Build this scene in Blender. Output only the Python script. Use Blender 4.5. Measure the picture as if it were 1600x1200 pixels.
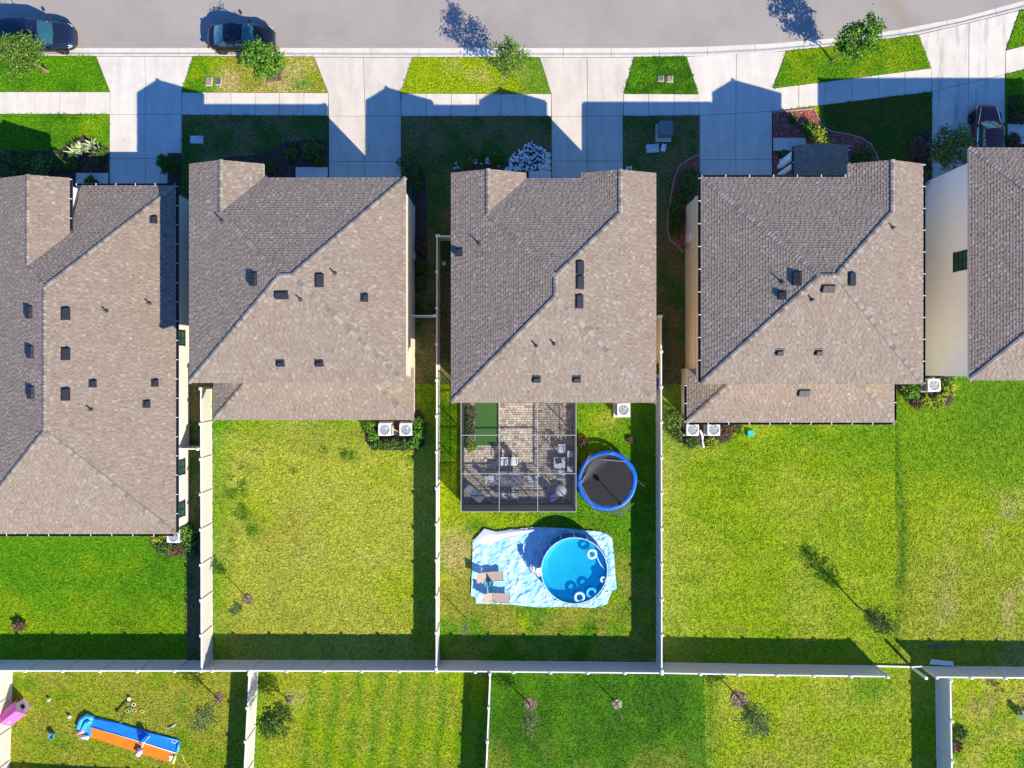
import bpy, bmesh, math, random
import numpy as np
from mathutils import Vector, Matrix

random.seed(7)
RNG = np.random.default_rng(11)
for o in list(bpy.data.objects):
    bpy.data.objects.remove(o, do_unlink=True)
SC = bpy.context.scene
COL = SC.collection
R = math.radians

# ------------------------------------------------------------------ camera, sky, sun, exposure
PPM, CH, NX, NY = 22.8, 50.0, 803.0, 572.0      # pixels per metre on the ground, drone height, point below the drone
cam_d = bpy.data.cameras.new('camera'); cam = bpy.data.objects.new('camera', cam_d); COL.objects.link(cam)
cam.location = (0, 0, CH); cam.rotation_euler = (0, 0, 0)
cam_d.sensor_fit = 'HORIZONTAL'; cam_d.sensor_width = 36; cam_d.lens = 36 * PPM * CH / 1600
cam_d.shift_x = -(NX - 800) / 1600; cam_d.shift_y = -(600 - NY) / 1600
cam_d.clip_end = 800
SC.camera = cam
SUNV = Vector((23.0 / PPM, -24.0 / PPM, 1.0)).normalized()
W = bpy.data.worlds.new('World'); SC.world = W; W.use_nodes = True
wn = W.node_tree; sky = wn.nodes.new('ShaderNodeTexSky'); sky.sky_type = 'NISHITA'; sky.sun_disc = False
sky.sun_elevation = math.asin(SUNV.z); sky.sun_rotation = math.atan2(SUNV.x, SUNV.y)
sky.ozone_density = 10.0; sky.air_density = 1.0; sky.dust_density = 0.0
bg = wn.nodes['Background']; bg.inputs['Strength'].default_value = 0.12
tint = wn.nodes.new('ShaderNodeVectorMath'); tint.operation = 'MULTIPLY'; tint.inputs[1].default_value = (0.70, 1.05, 1.36)   # deep clear-sky blue, the same over the whole dome
wn.links.new(sky.outputs[0], tint.inputs[0]); wn.links.new(tint.outputs[0], bg.inputs['Color'])
sd = bpy.data.lights.new('sun', 'SUN'); sd.energy = 5.0; sd.angle = R(0.5); sd.color = (1.0, 0.925, 0.74)
sun = bpy.data.objects.new('sun', sd); COL.objects.link(sun)
sun.rotation_euler = (-SUNV).to_track_quat('-Z', 'Y').to_euler(); sun.location = (60, -60, 60)
SC.view_settings.view_transform = 'Standard'; SC.view_settings.look = 'None'
SC.view_settings.gamma = 1.0; SC.view_settings.use_curve_mapping = False
SC.view_settings.exposure = 0.74

# ------------------------------------------------------------------ helpers
def G(px, py, z=0.0):
    k = (1 - z / CH) / PPM
    return Vector(((px - NX) * k, -(py - NY) * k, z))
def GX(px, z=0.0): return (px - NX) * (1 - z / CH) / PPM
def GY(py, z=0.0): return -(py - NY) * (1 - z / CH) / PPM
def lin(r, g, b): return tuple(((c / 255 / 12.92) if c / 255 <= 0.04045 else ((c / 255 + 0.055) / 1.055) ** 2.4) for c in (r, g, b))

def mat(name, col, rough=0.6, metal=0.0, var=0.12, scale=6.0, bump=0.0, bscale=None, spec=0.3, objrand=0.0, col2=None, coat=0.0):
    m = bpy.data.materials.new(name); m.use_nodes = True
    nt = m.node_tree; b = nt.nodes['Principled BSDF']
    b.inputs['Roughness'].default_value = rough; b.inputs['Metallic'].default_value = metal
    b.inputs['Specular IOR Level'].default_value = spec; b.inputs['Coat Weight'].default_value = coat
    g = nt.nodes.new('ShaderNodeNewGeometry')
    n = nt.nodes.new('ShaderNodeTexNoise'); n.inputs['Scale'].default_value = scale; n.inputs['Detail'].default_value = 5; n.inputs['Roughness'].default_value = 0.65
    nt.links.new(g.outputs['Position'], n.inputs['Vector'])
    mx = nt.nodes.new('ShaderNodeMix'); mx.data_type = 'RGBA'
    c2 = col2 if col2 else tuple(min(1, c * (1 + var)) for c in col)
    c1 = col if col2 else tuple(c * (1 - var) for c in col)
    mx.inputs['A'].default_value = (*c1, 1); mx.inputs['B'].default_value = (*c2, 1)
    mr = nt.nodes.new('ShaderNodeMapRange'); mr.inputs['From Min'].default_value = 0.3; mr.inputs['From Max'].default_value = 0.7
    nt.links.new(n.outputs['Fac'], mr.inputs['Value']); nt.links.new(mr.outputs[0], mx.inputs['Factor'])
    out = mx.outputs['Result']
    if objrand:
        oi = nt.nodes.new('ShaderNodeObjectInfo'); r2 = nt.nodes.new('ShaderNodeMapRange')
        r2.inputs['To Min'].default_value = 1 - objrand; r2.inputs['To Max'].default_value = 1 + objrand
        nt.links.new(oi.outputs['Random'], r2.inputs['Value'])
        vm = nt.nodes.new('ShaderNodeVectorMath'); vm.operation = 'SCALE'
        nt.links.new(out, vm.inputs[0]); nt.links.new(r2.outputs[0], vm.inputs['Scale']); out = vm.outputs[0]
    nt.links.new(out, b.inputs['Base Color'])
    if bump:
        n2 = nt.nodes.new('ShaderNodeTexNoise'); n2.inputs['Scale'].default_value = bscale or scale * 6; n2.inputs['Detail'].default_value = 3
        nt.links.new(g.outputs['Position'], n2.inputs['Vector'])
        bp = nt.nodes.new('ShaderNodeBump'); bp.inputs['Strength'].default_value = bump; bp.inputs['Distance'].default_value = 0.05
        nt.links.new(n2.outputs['Fac'], bp.inputs['Height']); nt.links.new(bp.outputs[0], b.inputs['Normal'])
    return m

def attr_mat(name, attr, stops, rough=0.8, nscale=0, namp=0.0, spec=0.2, bump=0.0, bscale=30):
    """colour ramp over a per-face random number, broken up by fine noise"""
    m = bpy.data.materials.new(name); m.use_nodes = True
    nt = m.node_tree; b = nt.nodes['Principled BSDF']; b.inputs['Roughness'].default_value = rough
    b.inputs['Specular IOR Level'].default_value = spec
    a = nt.nodes.new('ShaderNodeAttribute'); a.attribute_name = attr
    val = a.outputs['Fac']; g = nt.nodes.new('ShaderNodeNewGeometry')
    if namp:
        n = nt.nodes.new('ShaderNodeTexNoise'); n.inputs['Scale'].default_value = nscale; n.inputs['Detail'].default_value = 4
        nt.links.new(g.outputs['Position'], n.inputs['Vector'])
        ma = nt.nodes.new('ShaderNodeMath'); ma.operation = 'MULTIPLY_ADD'; ma.inputs[1].default_value = namp * 2; ma.inputs[2].default_value = -namp
        nt.links.new(n.outputs['Fac'], ma.inputs[0])
        ad = nt.nodes.new('ShaderNodeMath'); nt.links.new(ma.outputs[0], ad.inputs[0]); nt.links.new(val, ad.inputs[1]); val = ad.outputs[0]
    cr = nt.nodes.new('ShaderNodeValToRGB'); el = cr.color_ramp.elements
    while len(el) < len(stops): el.new(0.5)
    for e, (p, c) in zip(el, stops): e.position = p; e.color = (*c, 1)
    nt.links.new(val, cr.inputs[0]); nt.links.new(cr.outputs[0], b.inputs['Base Color'])
    if bump:
        n2 = nt.nodes.new('ShaderNodeTexNoise'); n2.inputs['Scale'].default_value = bscale
        nt.links.new(g.outputs['Position'], n2.inputs['Vector'])
        bp = nt.nodes.new('ShaderNodeBump'); bp.inputs['Strength'].default_value = bump; bp.inputs['Distance'].default_value = 0.03
        nt.links.new(n2.outputs['Fac'], bp.inputs['Height']); nt.links.new(bp.outputs[0], b.inputs['Normal'])
    return m

def root_of(o):
    while o.parent: o = o.parent
    return o
class MB:
    def __init__(s): s.v = []; s.f = []; s.a = []
    def add(s, vs, fs, tone=None):
        k = len(s.v); s.v.extend([tuple(p) for p in vs]); s.f.extend([tuple(i + k for i in f) for f in fs])
        if tone is not None: s.a.extend([tone] * len(fs))
    def box(s, c, d, rz=0.0, M=None, tone=None):
        hx, hy, hz = d[0] / 2, d[1] / 2, d[2] / 2
        vs = [Vector((x, y, z)) for z in (-hz, hz) for x, y in ((-hx, -hy), (hx, -hy), (hx, hy), (-hx, hy))]
        if rz: vs = [Matrix.Rotation(rz, 3, 'Z') @ v for v in vs]
        vs = [v + Vector(c) for v in vs]
        if M: vs = [M @ v for v in vs]
        s.add(vs, [(3, 2, 1, 0), (4, 5, 6, 7), (0, 1, 5, 4), (1, 2, 6, 5), (2, 3, 7, 6), (3, 0, 4, 7)], tone)
    def prism(s, poly, z0, z1):
        n = len(poly)
        ar = sum(poly[i][0] * poly[(i + 1) % n][1] - poly[(i + 1) % n][0] * poly[i][1] for i in range(n))
        if ar < 0: poly = poly[::-1]
        s.add([(p[0], p[1], z0) for p in poly] + [(p[0], p[1], z1) for p in poly],
              [tuple(range(n - 1, -1, -1)), tuple(range(n, 2 * n))] + [(i, (i + 1) % n, n + (i + 1) % n, n + i) for i in range(n)])
    def tube(s, pts, rad, n=8, cap=True, tone=None):
        pts = [Vector(p) for p in pts]; rad = rad if isinstance(rad, (list, tuple)) else [rad] * len(pts)
        rings = []; up = Vector((0, 0, 1))
        for i, p in enumerate(pts):
            d = (pts[min(i + 1, len(pts) - 1)] - pts[max(i - 1, 0)]).normalized()
            a = d.cross(up if abs(d.z) < 0.9 else Vector((1, 0, 0))).normalized(); b = d.cross(a)
            rings.append([p + (a * math.cos(2 * math.pi * k / n) + b * math.sin(2 * math.pi * k / n)) * rad[i] for k in range(n)])
        vs = [v for r in rings for v in r]
        fs = [(i * n + k, i * n + (k + 1) % n, (i + 1) * n + (k + 1) % n, (i + 1) * n + k) for i in range(len(pts) - 1) for k in range(n)]
        if cap: fs += [tuple(range(n)), tuple(range((len(pts) - 1) * n, len(pts) * n))[::-1]]
        s.add(vs, fs, tone)
    def bar(s, p, q, w, h, tone=None):
        p, q = Vector(p), Vector(q); d = (q - p); L = d.length; d.normalize()
        a = d.cross(Vector((0, 0, 1))) if abs(d.z) < 0.95 else Vector((1, 0, 0)); a.normalize(); b = a.cross(d)
        M = Matrix.Translation((p + q) / 2) @ Matrix((d, a, b)).transposed().to_4x4()
        s.box((0, 0, 0), (L, w, h), M=M, tone=tone)
    def lathe(s, prof, c=(0, 0, 0), n=32):
        m = len(prof)
        vs = [(c[0] + r * math.cos(2 * math.pi * k / n), c[1] + r * math.sin(2 * math.pi * k / n), c[2] + z) for k in range(n) for r, z in prof]
        s.add(vs, [(k * m + i, ((k + 1) % n) * m + i, ((k + 1) % n) * m + i + 1, k * m + i + 1) for k in range(n) for i in range(m - 1)])
    def torus(s, c, R_, r, n=28, m=10, sz=1.0):
        s.lathe([(R_ + r * math.cos(2 * math.pi * j / m), r * sz * math.sin(2 * math.pi * j / m)) for j in range(m + 1)], c, n)
    def disc(s, c, r, n=32):
        s.add([(c[0] + r * math.cos(2 * math.pi * k / n), c[1] + r * math.sin(2 * math.pi * k / n), c[2]) for k in range(n)], [tuple(range(n))])
    def patch(s, f, nu=6, nv=6):
        s.add([f(i / nu, j / nv) for i in range(nu + 1) for j in range(nv + 1)],
              [(i * (nv + 1) + j, (i + 1) * (nv + 1) + j, (i + 1) * (nv + 1) + j + 1, i * (nv + 1) + j + 1) for i in range(nu) for j in range(nv)])
    def mesh(s, name, m, off=(0, 0, 0), smooth=False):
        me = bpy.data.meshes.new(name)
        if off != (0, 0, 0): vs = [(v[0] - off[0], v[1] - off[1], v[2] - off[2]) for v in s.v]
        else: vs = s.v
        me.from_pydata(vs, [], s.f)
        if m: me.materials.append(m)
        if s.a and len(s.a) == len(me.polygons):
            at = me.attributes.new('tone', 'FLOAT', 'FACE'); at.data.foreach_set('value', np.array(s.a, dtype=np.float32))
        if smooth: me.polygons.foreach_set('use_smooth', [True] * len(me.polygons))
        me.update(); return me
    def build(s, name, m, parent=None, local=False, smooth=False, fix=False):
        off = (0, 0, 0)
        if parent is not None and not local: off = tuple(root_of(parent).location)
        me = s.mesh(name, m, off, smooth)
        if fix:
            bm = bmesh.new(); bm.from_mesh(me); bmesh.ops.recalc_face_normals(bm, faces=bm.faces); bm.to_mesh(me); bm.free()
        o = bpy.data.objects.new(name, me); COL.objects.link(o)
        if parent is not None: o.parent = parent
        return o
def link(name, me, parent=None, loc=(0, 0, 0), rz=0.0):
    o = bpy.data.objects.new(name, me); COL.objects.link(o); o.location = loc; o.rotation_euler = (0, 0, rz)
    if parent is not None: o.parent = parent
    return o
def tag(o, label, cat, group=None):
    o['label'] = label; o['category'] = cat
    if group: o['group'] = group
    return o
def thing(name, label, cat, loc=(0, 0, 0), rz=0.0, group=None):
    o = bpy.data.objects.new(name, None); COL.objects.link(o); o.location = loc; o.rotation_euler = (0, 0, rz); o.empty_display_size = 0.3
    return tag(o, label, cat, group)
def struct(o): o['kind'] = 'structure'; return o
def stuff(o): o['kind'] = 'stuff'; return o
def copy_tree(o, parent=None):
    c = o.copy(); COL.objects.link(c)
    if parent is not None: c.parent = parent
    for ch in [k for k in bpy.data.objects if k.parent == o]: copy_tree(ch, c)
    return c
def offset_poly(poly, d):
    n = len(poly); ar = sum(poly[i][0] * poly[(i + 1) % n][1] - poly[(i + 1) % n][0] * poly[i][1] for i in range(n))
    if ar < 0: poly = poly[::-1]
    out = []
    for i in range(n):
        p0, p1, p2 = (Vector(poly[j % n][:2]) for j in (i - 1, i, i + 1))
        e1 = (p1 - p0).normalized(); e2 = (p2 - p1).normalized()
        n1 = Vector((-e1.y, e1.x)); n2 = Vector((-e2.y, e2.x)); k = 1 + n1.dot(n2)
        out.append(tuple(p1 + (n1 + n2) / max(k, 0.3) * d))
    return out
def gp(pts): return [tuple(G(*p)[:2]) for p in pts]
def inpoly(x, y, poly):
    r = np.zeros(x.shape, bool); n = len(poly)
    for i in range(n):
        x1, y1 = poly[i][:2]; x2, y2 = poly[(i + 1) % n][:2]
        if y1 == y2: continue
        r ^= ((y1 > y) != (y2 > y)) & (x < (x2 - x1) * (y - y1) / (y2 - y1) + x1)
    return r
_P = np.random.default_rng(5).random((256, 256))
def vnoise(x, y, s, seed=0):
    x = x / s + seed * 17.3; y = y / s + seed * 31.7
    xi = np.floor(x).astype(int); yi = np.floor(y).astype(int); fx = x - xi; fy = y - yi
    fx = fx * fx * (3 - 2 * fx); fy = fy * fy * (3 - 2 * fy)
    g = lambda a, b: _P[a % 256, b % 256]
    return (g(xi, yi) * (1 - fx) + g(xi + 1, yi) * fx) * (1 - fy) + (g(xi, yi + 1) * (1 - fx) + g(xi + 1, yi + 1) * fx) * fy
def fbm(x, y, s, seed=0): return (vnoise(x, y, s, seed) * 0.5 + vnoise(x, y, s / 2.1, seed + 1) * 0.3 + vnoise(x, y, s / 4.3, seed + 2) * 0.2)
def sstep(a, b, x): t = np.clip((x - a) / (b - a), 0, 1); return t * t * (3 - 2 * t)

# ------------------------------------------------------------------ materials
M_con = mat('concrete', (0.62, 0.555, 0.475), 0.85, var=0.08, scale=0.9, bump=0.12, bscale=60, objrand=0.035)
def streaks(m, amt, lo=0.45):
    nt = m.node_tree; b = nt.nodes['Principled BSDF']; src = b.inputs['Base Color'].links[0].from_socket; g = nt.nodes.new('ShaderNodeNewGeometry')
    mp = nt.nodes.new('ShaderNodeMapping'); mp.inputs['Scale'].default_value = (1.6, 0.22, 1); nt.links.new(g.outputs['Position'], mp.inputs['Vector'])
    n = nt.nodes.new('ShaderNodeTexNoise'); n.inputs['Scale'].default_value = 1.0; n.inputs['Detail'].default_value = 6; n.inputs['Roughness'].default_value = 0.7; nt.links.new(mp.outputs[0], n.inputs['Vector'])
    r = nt.nodes.new('ShaderNodeMapRange'); r.inputs['From Min'].default_value = lo; r.inputs['From Max'].default_value = 0.75; r.inputs['To Min'].default_value = 1; r.inputs['To Max'].default_value = 1 - amt; nt.links.new(n.outputs['Fac'], r.inputs['Value'])
    n2 = nt.nodes.new('ShaderNodeTexNoise'); n2.inputs['Scale'].default_value = 2.3; n2.inputs['Detail'].default_value = 2; nt.links.new(g.outputs['Position'], n2.inputs['Vector'])
    r2 = nt.nodes.new('ShaderNodeMapRange'); r2.inputs['From Min'].default_value = 0.70; r2.inputs['From Max'].default_value = 0.76; r2.inputs['To Min'].default_value = 1; r2.inputs['To Max'].default_value = 0.8; nt.links.new(n2.outputs['Fac'], r2.inputs['Value'])
    ml = nt.nodes.new('ShaderNodeMath'); ml.operation = 'MULTIPLY'; nt.links.new(r.outputs[0], ml.inputs[0]); nt.links.new(r2.outputs[0], ml.inputs[1])
    vm = nt.nodes.new('ShaderNodeVectorMath'); vm.operation = 'SCALE'; nt.links.new(src, vm.inputs[0]); nt.links.new(ml.outputs[0], vm.inputs['Scale']); nt.links.new(vm.outputs[0], b.inputs['Base Color']); return m
streaks(M_con, 0.16)
M_con_s = streaks(mat('concrete_tyre_stained', (0.61, 0.545, 0.465), 0.85, var=0.09, scale=0.9, bump=0.12, bscale=60, objrand=0.03), 0.5, 0.5)
M_con_w = mat('concrete_warm', (0.58, 0.51, 0.425), 0.85, var=0.08, scale=0.7, bump=0.12, bscale=60, objrand=0.03)
streaks(M_con_w, 0.2)
M_con2 = mat('curb_concrete', (0.63, 0.56, 0.465), 0.85, var=0.09, scale=1.6, bump=0.12, bscale=60, objrand=0.05)
M_fence = mat('vinyl', (0.63, 0.57, 0.49), 0.45, var=0.025, scale=1.5, spec=0.4)
M_cap = mat('vinyl_white', (0.82, 0.78, 0.72), 0.4, var=0.02)
M_white = mat('white_paint', (0.80, 0.80, 0.78), 0.4, var=0.03)
M_dark = mat('dark_metal', (0.022, 0.024, 0.03), 0.4, var=0.15, spec=0.5)
M_ventm = mat('vent_metal', (0.022, 0.022, 0.028), 0.5, var=0.2, spec=0.4)
M_grey = mat('grey_metal', (0.45, 0.46, 0.48), 0.35, metal=0.5, var=0.06)
M_alu = mat('cage_aluminium', (0.38, 0.37, 0.37), 0.4, var=0.05)
M_bark = mat('bark', (0.22, 0.17, 0.13), 0.9, var=0.3, scale=14, bump=0.4)
M_glass = mat('window_glass', (0.03, 0.10, 0.07), 0.06, var=0.3, scale=0.8, spec=0.8)
M_black = mat('black_rubber', (0.02, 0.02, 0.022), 0.8)
M_chrome = mat('chrome', (0.75, 0.76, 0.78), 0.15, metal=1.0)
SH = [(0.0, (0.128, 0.090, 0.066)), (0.3, (0.208, 0.154, 0.116)), (0.62, (0.285, 0.221, 0.172)), (1.0, (0.45, 0.375, 0.31))]
M_shingle = attr_mat('shingles_taupe', 'tone', SH, 0.9, 1.2, 0.12, bump=0.3, bscale=55)
M_cap_sh = attr_mat('ridge_cap_taupe', 'tone', [(0, (0.17, 0.135, 0.108)), (1, (0.33, 0.28, 0.23))], 0.9, 3, 0.1)
M_fascia = mat('fascia_cream', (0.60, 0.54, 0.47), 0.5, var=0.03)

def lawn_mat():
    m = bpy.data.materials.new('turf'); m.use_nodes = True; nt = m.node_tree; b = nt.nodes['Principled BSDF']
    b.inputs['Roughness'].default_value = 0.75; b.inputs['Specular IOR Level'].default_value = 0.1
    a = nt.nodes.new('ShaderNodeAttribute'); a.attribute_name = 'turf'; g = nt.nodes.new('ShaderNodeNewGeometry')
    n = nt.nodes.new('ShaderNodeTexNoise'); n.inputs['Scale'].default_value = 7; n.inputs['Detail'].default_value = 4; n.inputs['Roughness'].default_value = 0.7
    nt.links.new(g.outputs['Position'], n.inputs['Vector'])
    mr = nt.nodes.new('ShaderNodeMapRange'); mr.inputs['From Min'].default_value = 0.3; mr.inputs['From Max'].default_value = 0.7
    mr.inputs['To Min'].default_value = 0.52; mr.inputs['To Max'].default_value = 1.38; nt.links.new(n.outputs['Fac'], mr.inputs['Value'])
    n3 = nt.nodes.new('ShaderNodeTexNoise'); n3.inputs['Scale'].default_value = 19; n3.inputs['Detail'].default_value = 2; nt.links.new(g.outputs['Position'], n3.inputs['Vector'])
    m3 = nt.nodes.new('ShaderNodeMapRange'); m3.inputs['From Min'].default_value = 0.32; m3.inputs['From Max'].default_value = 0.68; m3.inputs['To Min'].default_value = 0.72; m3.inputs['To Max'].default_value = 1.22; nt.links.new(n3.outputs['Fac'], m3.inputs['Value'])
    mm = nt.nodes.new('ShaderNodeMath'); mm.operation = 'MULTIPLY'; nt.links.new(mr.outputs[0], mm.inputs[0]); nt.links.new(m3.outputs[0], mm.inputs[1])
    vm = nt.nodes.new('ShaderNodeVectorMath'); vm.operation = 'SCALE'
    nt.links.new(a.outputs['Color'], vm.inputs[0]); nt.links.new(mm.outputs[0], vm.inputs['Scale']); nt.links.new(vm.outputs[0], b.inputs['Base Color'])
    return m
M_turf = lawn_mat()
# ------------------------------------------------------------------ ground, road, kerb, pavements
def sheet(name, poly, z, m, parent=None):
    b = MB(); b.prism(poly, z - 0.03, z); return b.build(name, m, parent)
gb = MB(); gb.add([(-150, -150, -0.12), (150, -150, -0.12), (150, 150, -0.12), (-150, 150, -0.12)], [(0, 1, 2, 3)])
M_soil = mat('soil', (0.07, 0.085, 0.03), 0.95, var=0.3, scale=2, bump=0.4)
struct(gb.build('ground', M_soil))

def asphalt_mat():
    m = mat('asphalt', (0.335, 0.292, 0.26), 0.9, var=0.10, scale=0.25, bump=0.5, bscale=28, spec=0.2)
    nt = m.node_tree; b = nt.nodes['Principled BSDF']; src = b.inputs['Base Color'].links[0].from_socket
    g = nt.nodes.new('ShaderNodeNewGeometry'); v = nt.nodes.new('ShaderNodeTexNoise'); v.inputs['Scale'].default_value = 22; v.inputs['Detail'].default_value = 6; v.inputs['Roughness'].default_value = 0.85
    nt.links.new(g.outputs['Position'], v.inputs['Vector'])
    mr = nt.nodes.new('ShaderNodeMapRange'); mr.inputs['From Min'].default_value = 0.3; mr.inputs['From Max'].default_value = 0.7; mr.inputs['To Min'].default_value = 0.68; mr.inputs['To Max'].default_value = 1.28
    nt.links.new(v.outputs['Fac'], mr.inputs['Value'])
    # a clay-coloured dirt stain left across the lane on the bend
    sep = nt.nodes.new('ShaderNodeSeparateXYZ'); nt.links.new(g.outputs['Position'], sep.inputs[0])
    def math_(op, a, bb):
        k = nt.nodes.new('ShaderNodeMath'); k.operation = op
        for i, q in enumerate((a, bb)):
            if isinstance(q, (int, float)): k.inputs[i].default_value = q
            else: nt.links.new(q, k.inputs[i])
        return k.outputs[0]
    n2 = nt.nodes.new('ShaderNodeTexNoise'); n2.inputs['Scale'].default_value = 0.5; nt.links.new(g.outputs['Position'], n2.inputs['Vector'])
    xx = math_('SUBTRACT', sep.outputs['X'], math_('MULTIPLY_ADD', sep.outputs['Y'], -0.35)); 
    d = math_('ABSOLUTE', math_('SUBTRACT', math_('ADD', sep.outputs['X'], math_('MULTIPLY', sep.outputs['Y'], 0.7)), 43.4), 0)
    d = math_('ADD', d, math_('MULTIPLY', math_('SUBTRACT', n2.outputs['Fac'], 0.5), 1.6))
    fac = nt.nodes.new('ShaderNodeMapRange'); fac.inputs['From Min'].default_value = 1.1; fac.inputs['From Max'].default_value = 0.1; fac.inputs['To Min'].default_value = 0; fac.inputs['To Max'].default_value = 0.55
    nt.links.new(d, fac.inputs['Value'])
    mx = nt.nodes.new('ShaderNodeMix'); mx.data_type = 'RGBA'; nt.links.new(fac.outputs[0], mx.inputs['Factor']); nt.links.new(src, mx.inputs['A']); mx.inputs['B'].default_value = (0.30, 0.225, 0.15, 1)
    vm = nt.nodes.new('ShaderNodeVectorMath'); vm.operation = 'SCALE'; nt.links.new(mx.outputs['Result'], vm.inputs[0]); nt.links.new(mr.outputs[0], vm.inputs['Scale'])
    nt.links.new(vm.outputs[0], b.inputs['Base Color']); return m
M_asph = asphalt_mat()
def interp(pts, x):
    for (x0, y0), (x1, y1) in zip(pts, pts[1:]):
        if x <= x1: return y0 + (y1 - y0) * (x - x0) / (x1 - x0)
    return pts[-1][1]
CF = [(-900, 75), (800, 75), (1000, 75), (1100, 73), (1200, 68.5), (1300, 60), (1400, 47), (1500, 28), (1600, 1), (1700, -35), (1900, -130)]
CB = [(-900, 88), (300, 88.5), (645, 90), (900, 90), (1020, 89.5), (1100, 88), (1200, 82.5), (1300, 73), (1434, 54.5), (1487, 42), (1600, 14.5), (1700, -21), (1900, -116)]
xs = list(range(-900, 1901, 50))
struct(sheet('road', gp([(x, interp(CF, x) + 1) for x in xs] + [(1900, -800), (-900, -800)]), 0.0, M_asph))
kb = struct(sheet('kerb', gp([(x, interp(CF, x)) for x in xs] + [(x, interp(CB, x)) for x in xs[::-1]]), -0.01, M_soil))
x = -170.0
while x < 1690:
    L = 75.0; n = 8; b = MB(); g = 0.25
    prof = [(0, -0.02), (0, 0.012), (0.52, 0.022), (0.6, 0.035), (0.76, 0.085), (0.86, 0.1), (1.0, 0.105), (1.0, -0.02)]
    vs = []
    for i in range(n + 1):
        xx = x + g + (L - 2 * g) * i / n; a = G(xx, interp(CF, xx)); c = G(xx, interp(CB, xx) - 0.4)
        for t, z in prof: p = a.lerp(c, t); vs.append((p.x, p.y, z))
    m = len(prof)
    b.add(vs, [(i * m + j, i * m + j + 1, (i + 1) * m + j + 1, (i + 1) * m + j) for i in range(n) for j in range(m - 1)] + [tuple(range(m))[::-1], tuple(range(n * m, n * m + m))])
    b.build('kerb_segment', M_con2, kb, fix=True); x += L

ST = [(-200, 144), (173, 144), (284, 144.5), (513, 145.5), (626, 146.5), (861, 147), (974, 147), (1092, 147.5), (1207, 138.5), (1455, 107), (1570, 79.5), (1800, 20)]
SB = [(-200, 178), (172, 179), (285, 180), (513, 181.5), (627, 182), (861, 182), (974, 182), (1092, 181), (1207, 174.5), (1455, 144), (1569, 116.5), (1800, 57)]
walk = struct(sheet('sidewalk', gp([(x, interp(ST, x)) for x in range(-180, 1781, 40)] + [(x, interp(SB, x)) for x in range(1780, -181, -40)]), 0.0, M_soil))
def slab(name, poly, parent, z=0.08, gap=0.012, m=None):
    b = MB(); p0 = offset_poly(gp(poly), gap); p1 = offset_poly(gp(poly), gap + 0.015); n = len(p0)
    b.add([(p[0], p[1], -0.02) for p in p0] + [(p[0], p[1], z - 0.012) for p in p0] + [(p[0], p[1], z) for p in p1],
          [tuple(range(2 * n, 3 * n))] + [(i, (i + 1) % n, n + (i + 1) % n, n + i) for i in range(n)] + [(n + i, n + (i + 1) % n, 2 * n + (i + 1) % n, 2 * n + i) for i in range(n)])
    return b.build(name, m or M_con, parent)
for a, c in ((-180, 172), (285, 513), (627, 861), (974, 1092), (1206, 1454.5), (1570, 1700)):
    n = max(1, round((c - a) / 38.5))
    for i in range(n):
        u, v = a + (c - a) * i / n, a + (c - a) * (i + 1) / n
        slab('slab', [(u, interp(ST, u)), (v, interp(ST, v)), (v, interp(SB, v)), (u, interp(SB, u))], walk, z=0.08 + random.uniform(-0.004, 0.004))
def driveway(tl, tr, sl, sr, xl, xr, yb, yj, yw, m=None):
    """tl,tr kerb corners; sl,sr verge corners; xl,xr lower sides; yb end, yj joint; yw=(left,right) lower edge of the pavement strip"""
    mt = ((tl[0] + tr[0]) / 2, (tl[1] + tr[1]) / 2); xm = (xl + xr) / 2; wm = (yw[0] + yw[1]) / 2
    drive = struct(sheet('driveway', offset_poly(gp([tl, tr, sr, (xr, yw[1]), (xr, yb), (xl, yb), (xl, yw[0]), sl]), 0.02), 0.01, M_soil))
    slab('slab', [tl, mt, (xm, wm), (xl, yw[0]), sl], drive, m=m); slab('slab', [mt, tr, sr, (xr, yw[1]), (xm, wm)], drive, m=m)
    ys = [(yw[0], wm, yw[1]), (yj, yj, yj), (yb, yb, yb)]
    for u, v in zip(ys, ys[1:]):
        slab('slab', [(xl, u[0]), (xm, u[1]), (xm, v[1]), (xl, v[0])], drive, m=m); slab('slab', [(xm, u[1]), (xr, u[2]), (xr, v[2]), (xm, v[1])], drive, m=m)
driveway((151, 88.6), (302, 89), (172.5, 144), (284.5, 144.5), 172, 285, 312, 248, (179, 179.5))
driveway((491, 89.8), (645, 90.3), (513, 145.5), (626, 146.5), 514, 627, 312, 253, (181.5, 182), M_con_w)
driveway((843, 90.3), (991, 90), (861, 147), (974, 147), 861.5, 973.5, 312, 252, (182, 182), M_con_w)
driveway((1072, 89), (1228, 80.5), (1091, 147.3), (1207, 138.3), 1092.5, 1206, 312, 250, (181, 174.5))
driveway((1434, 55), (1592, 17), (1454, 106.8), (1570, 79.3), 1455, 1569.5, 320, 215, (144, 116.5), M_con_s)
for pl in ([(463, 262), (513, 262), (513, 300), (463, 300)], [(826, 268), (861, 268), (861, 300), (826, 300)], [(121, 271), (171, 271), (171, 300), (121, 300)],
           [(1207, 216.5), (1258, 216.5), (1258, 237), (1207, 237)], [(1572, 195), (1660, 195), (1660, 226), (1572, 226)]):
    struct(slab('path', pl, None, z=0.2))

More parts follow.
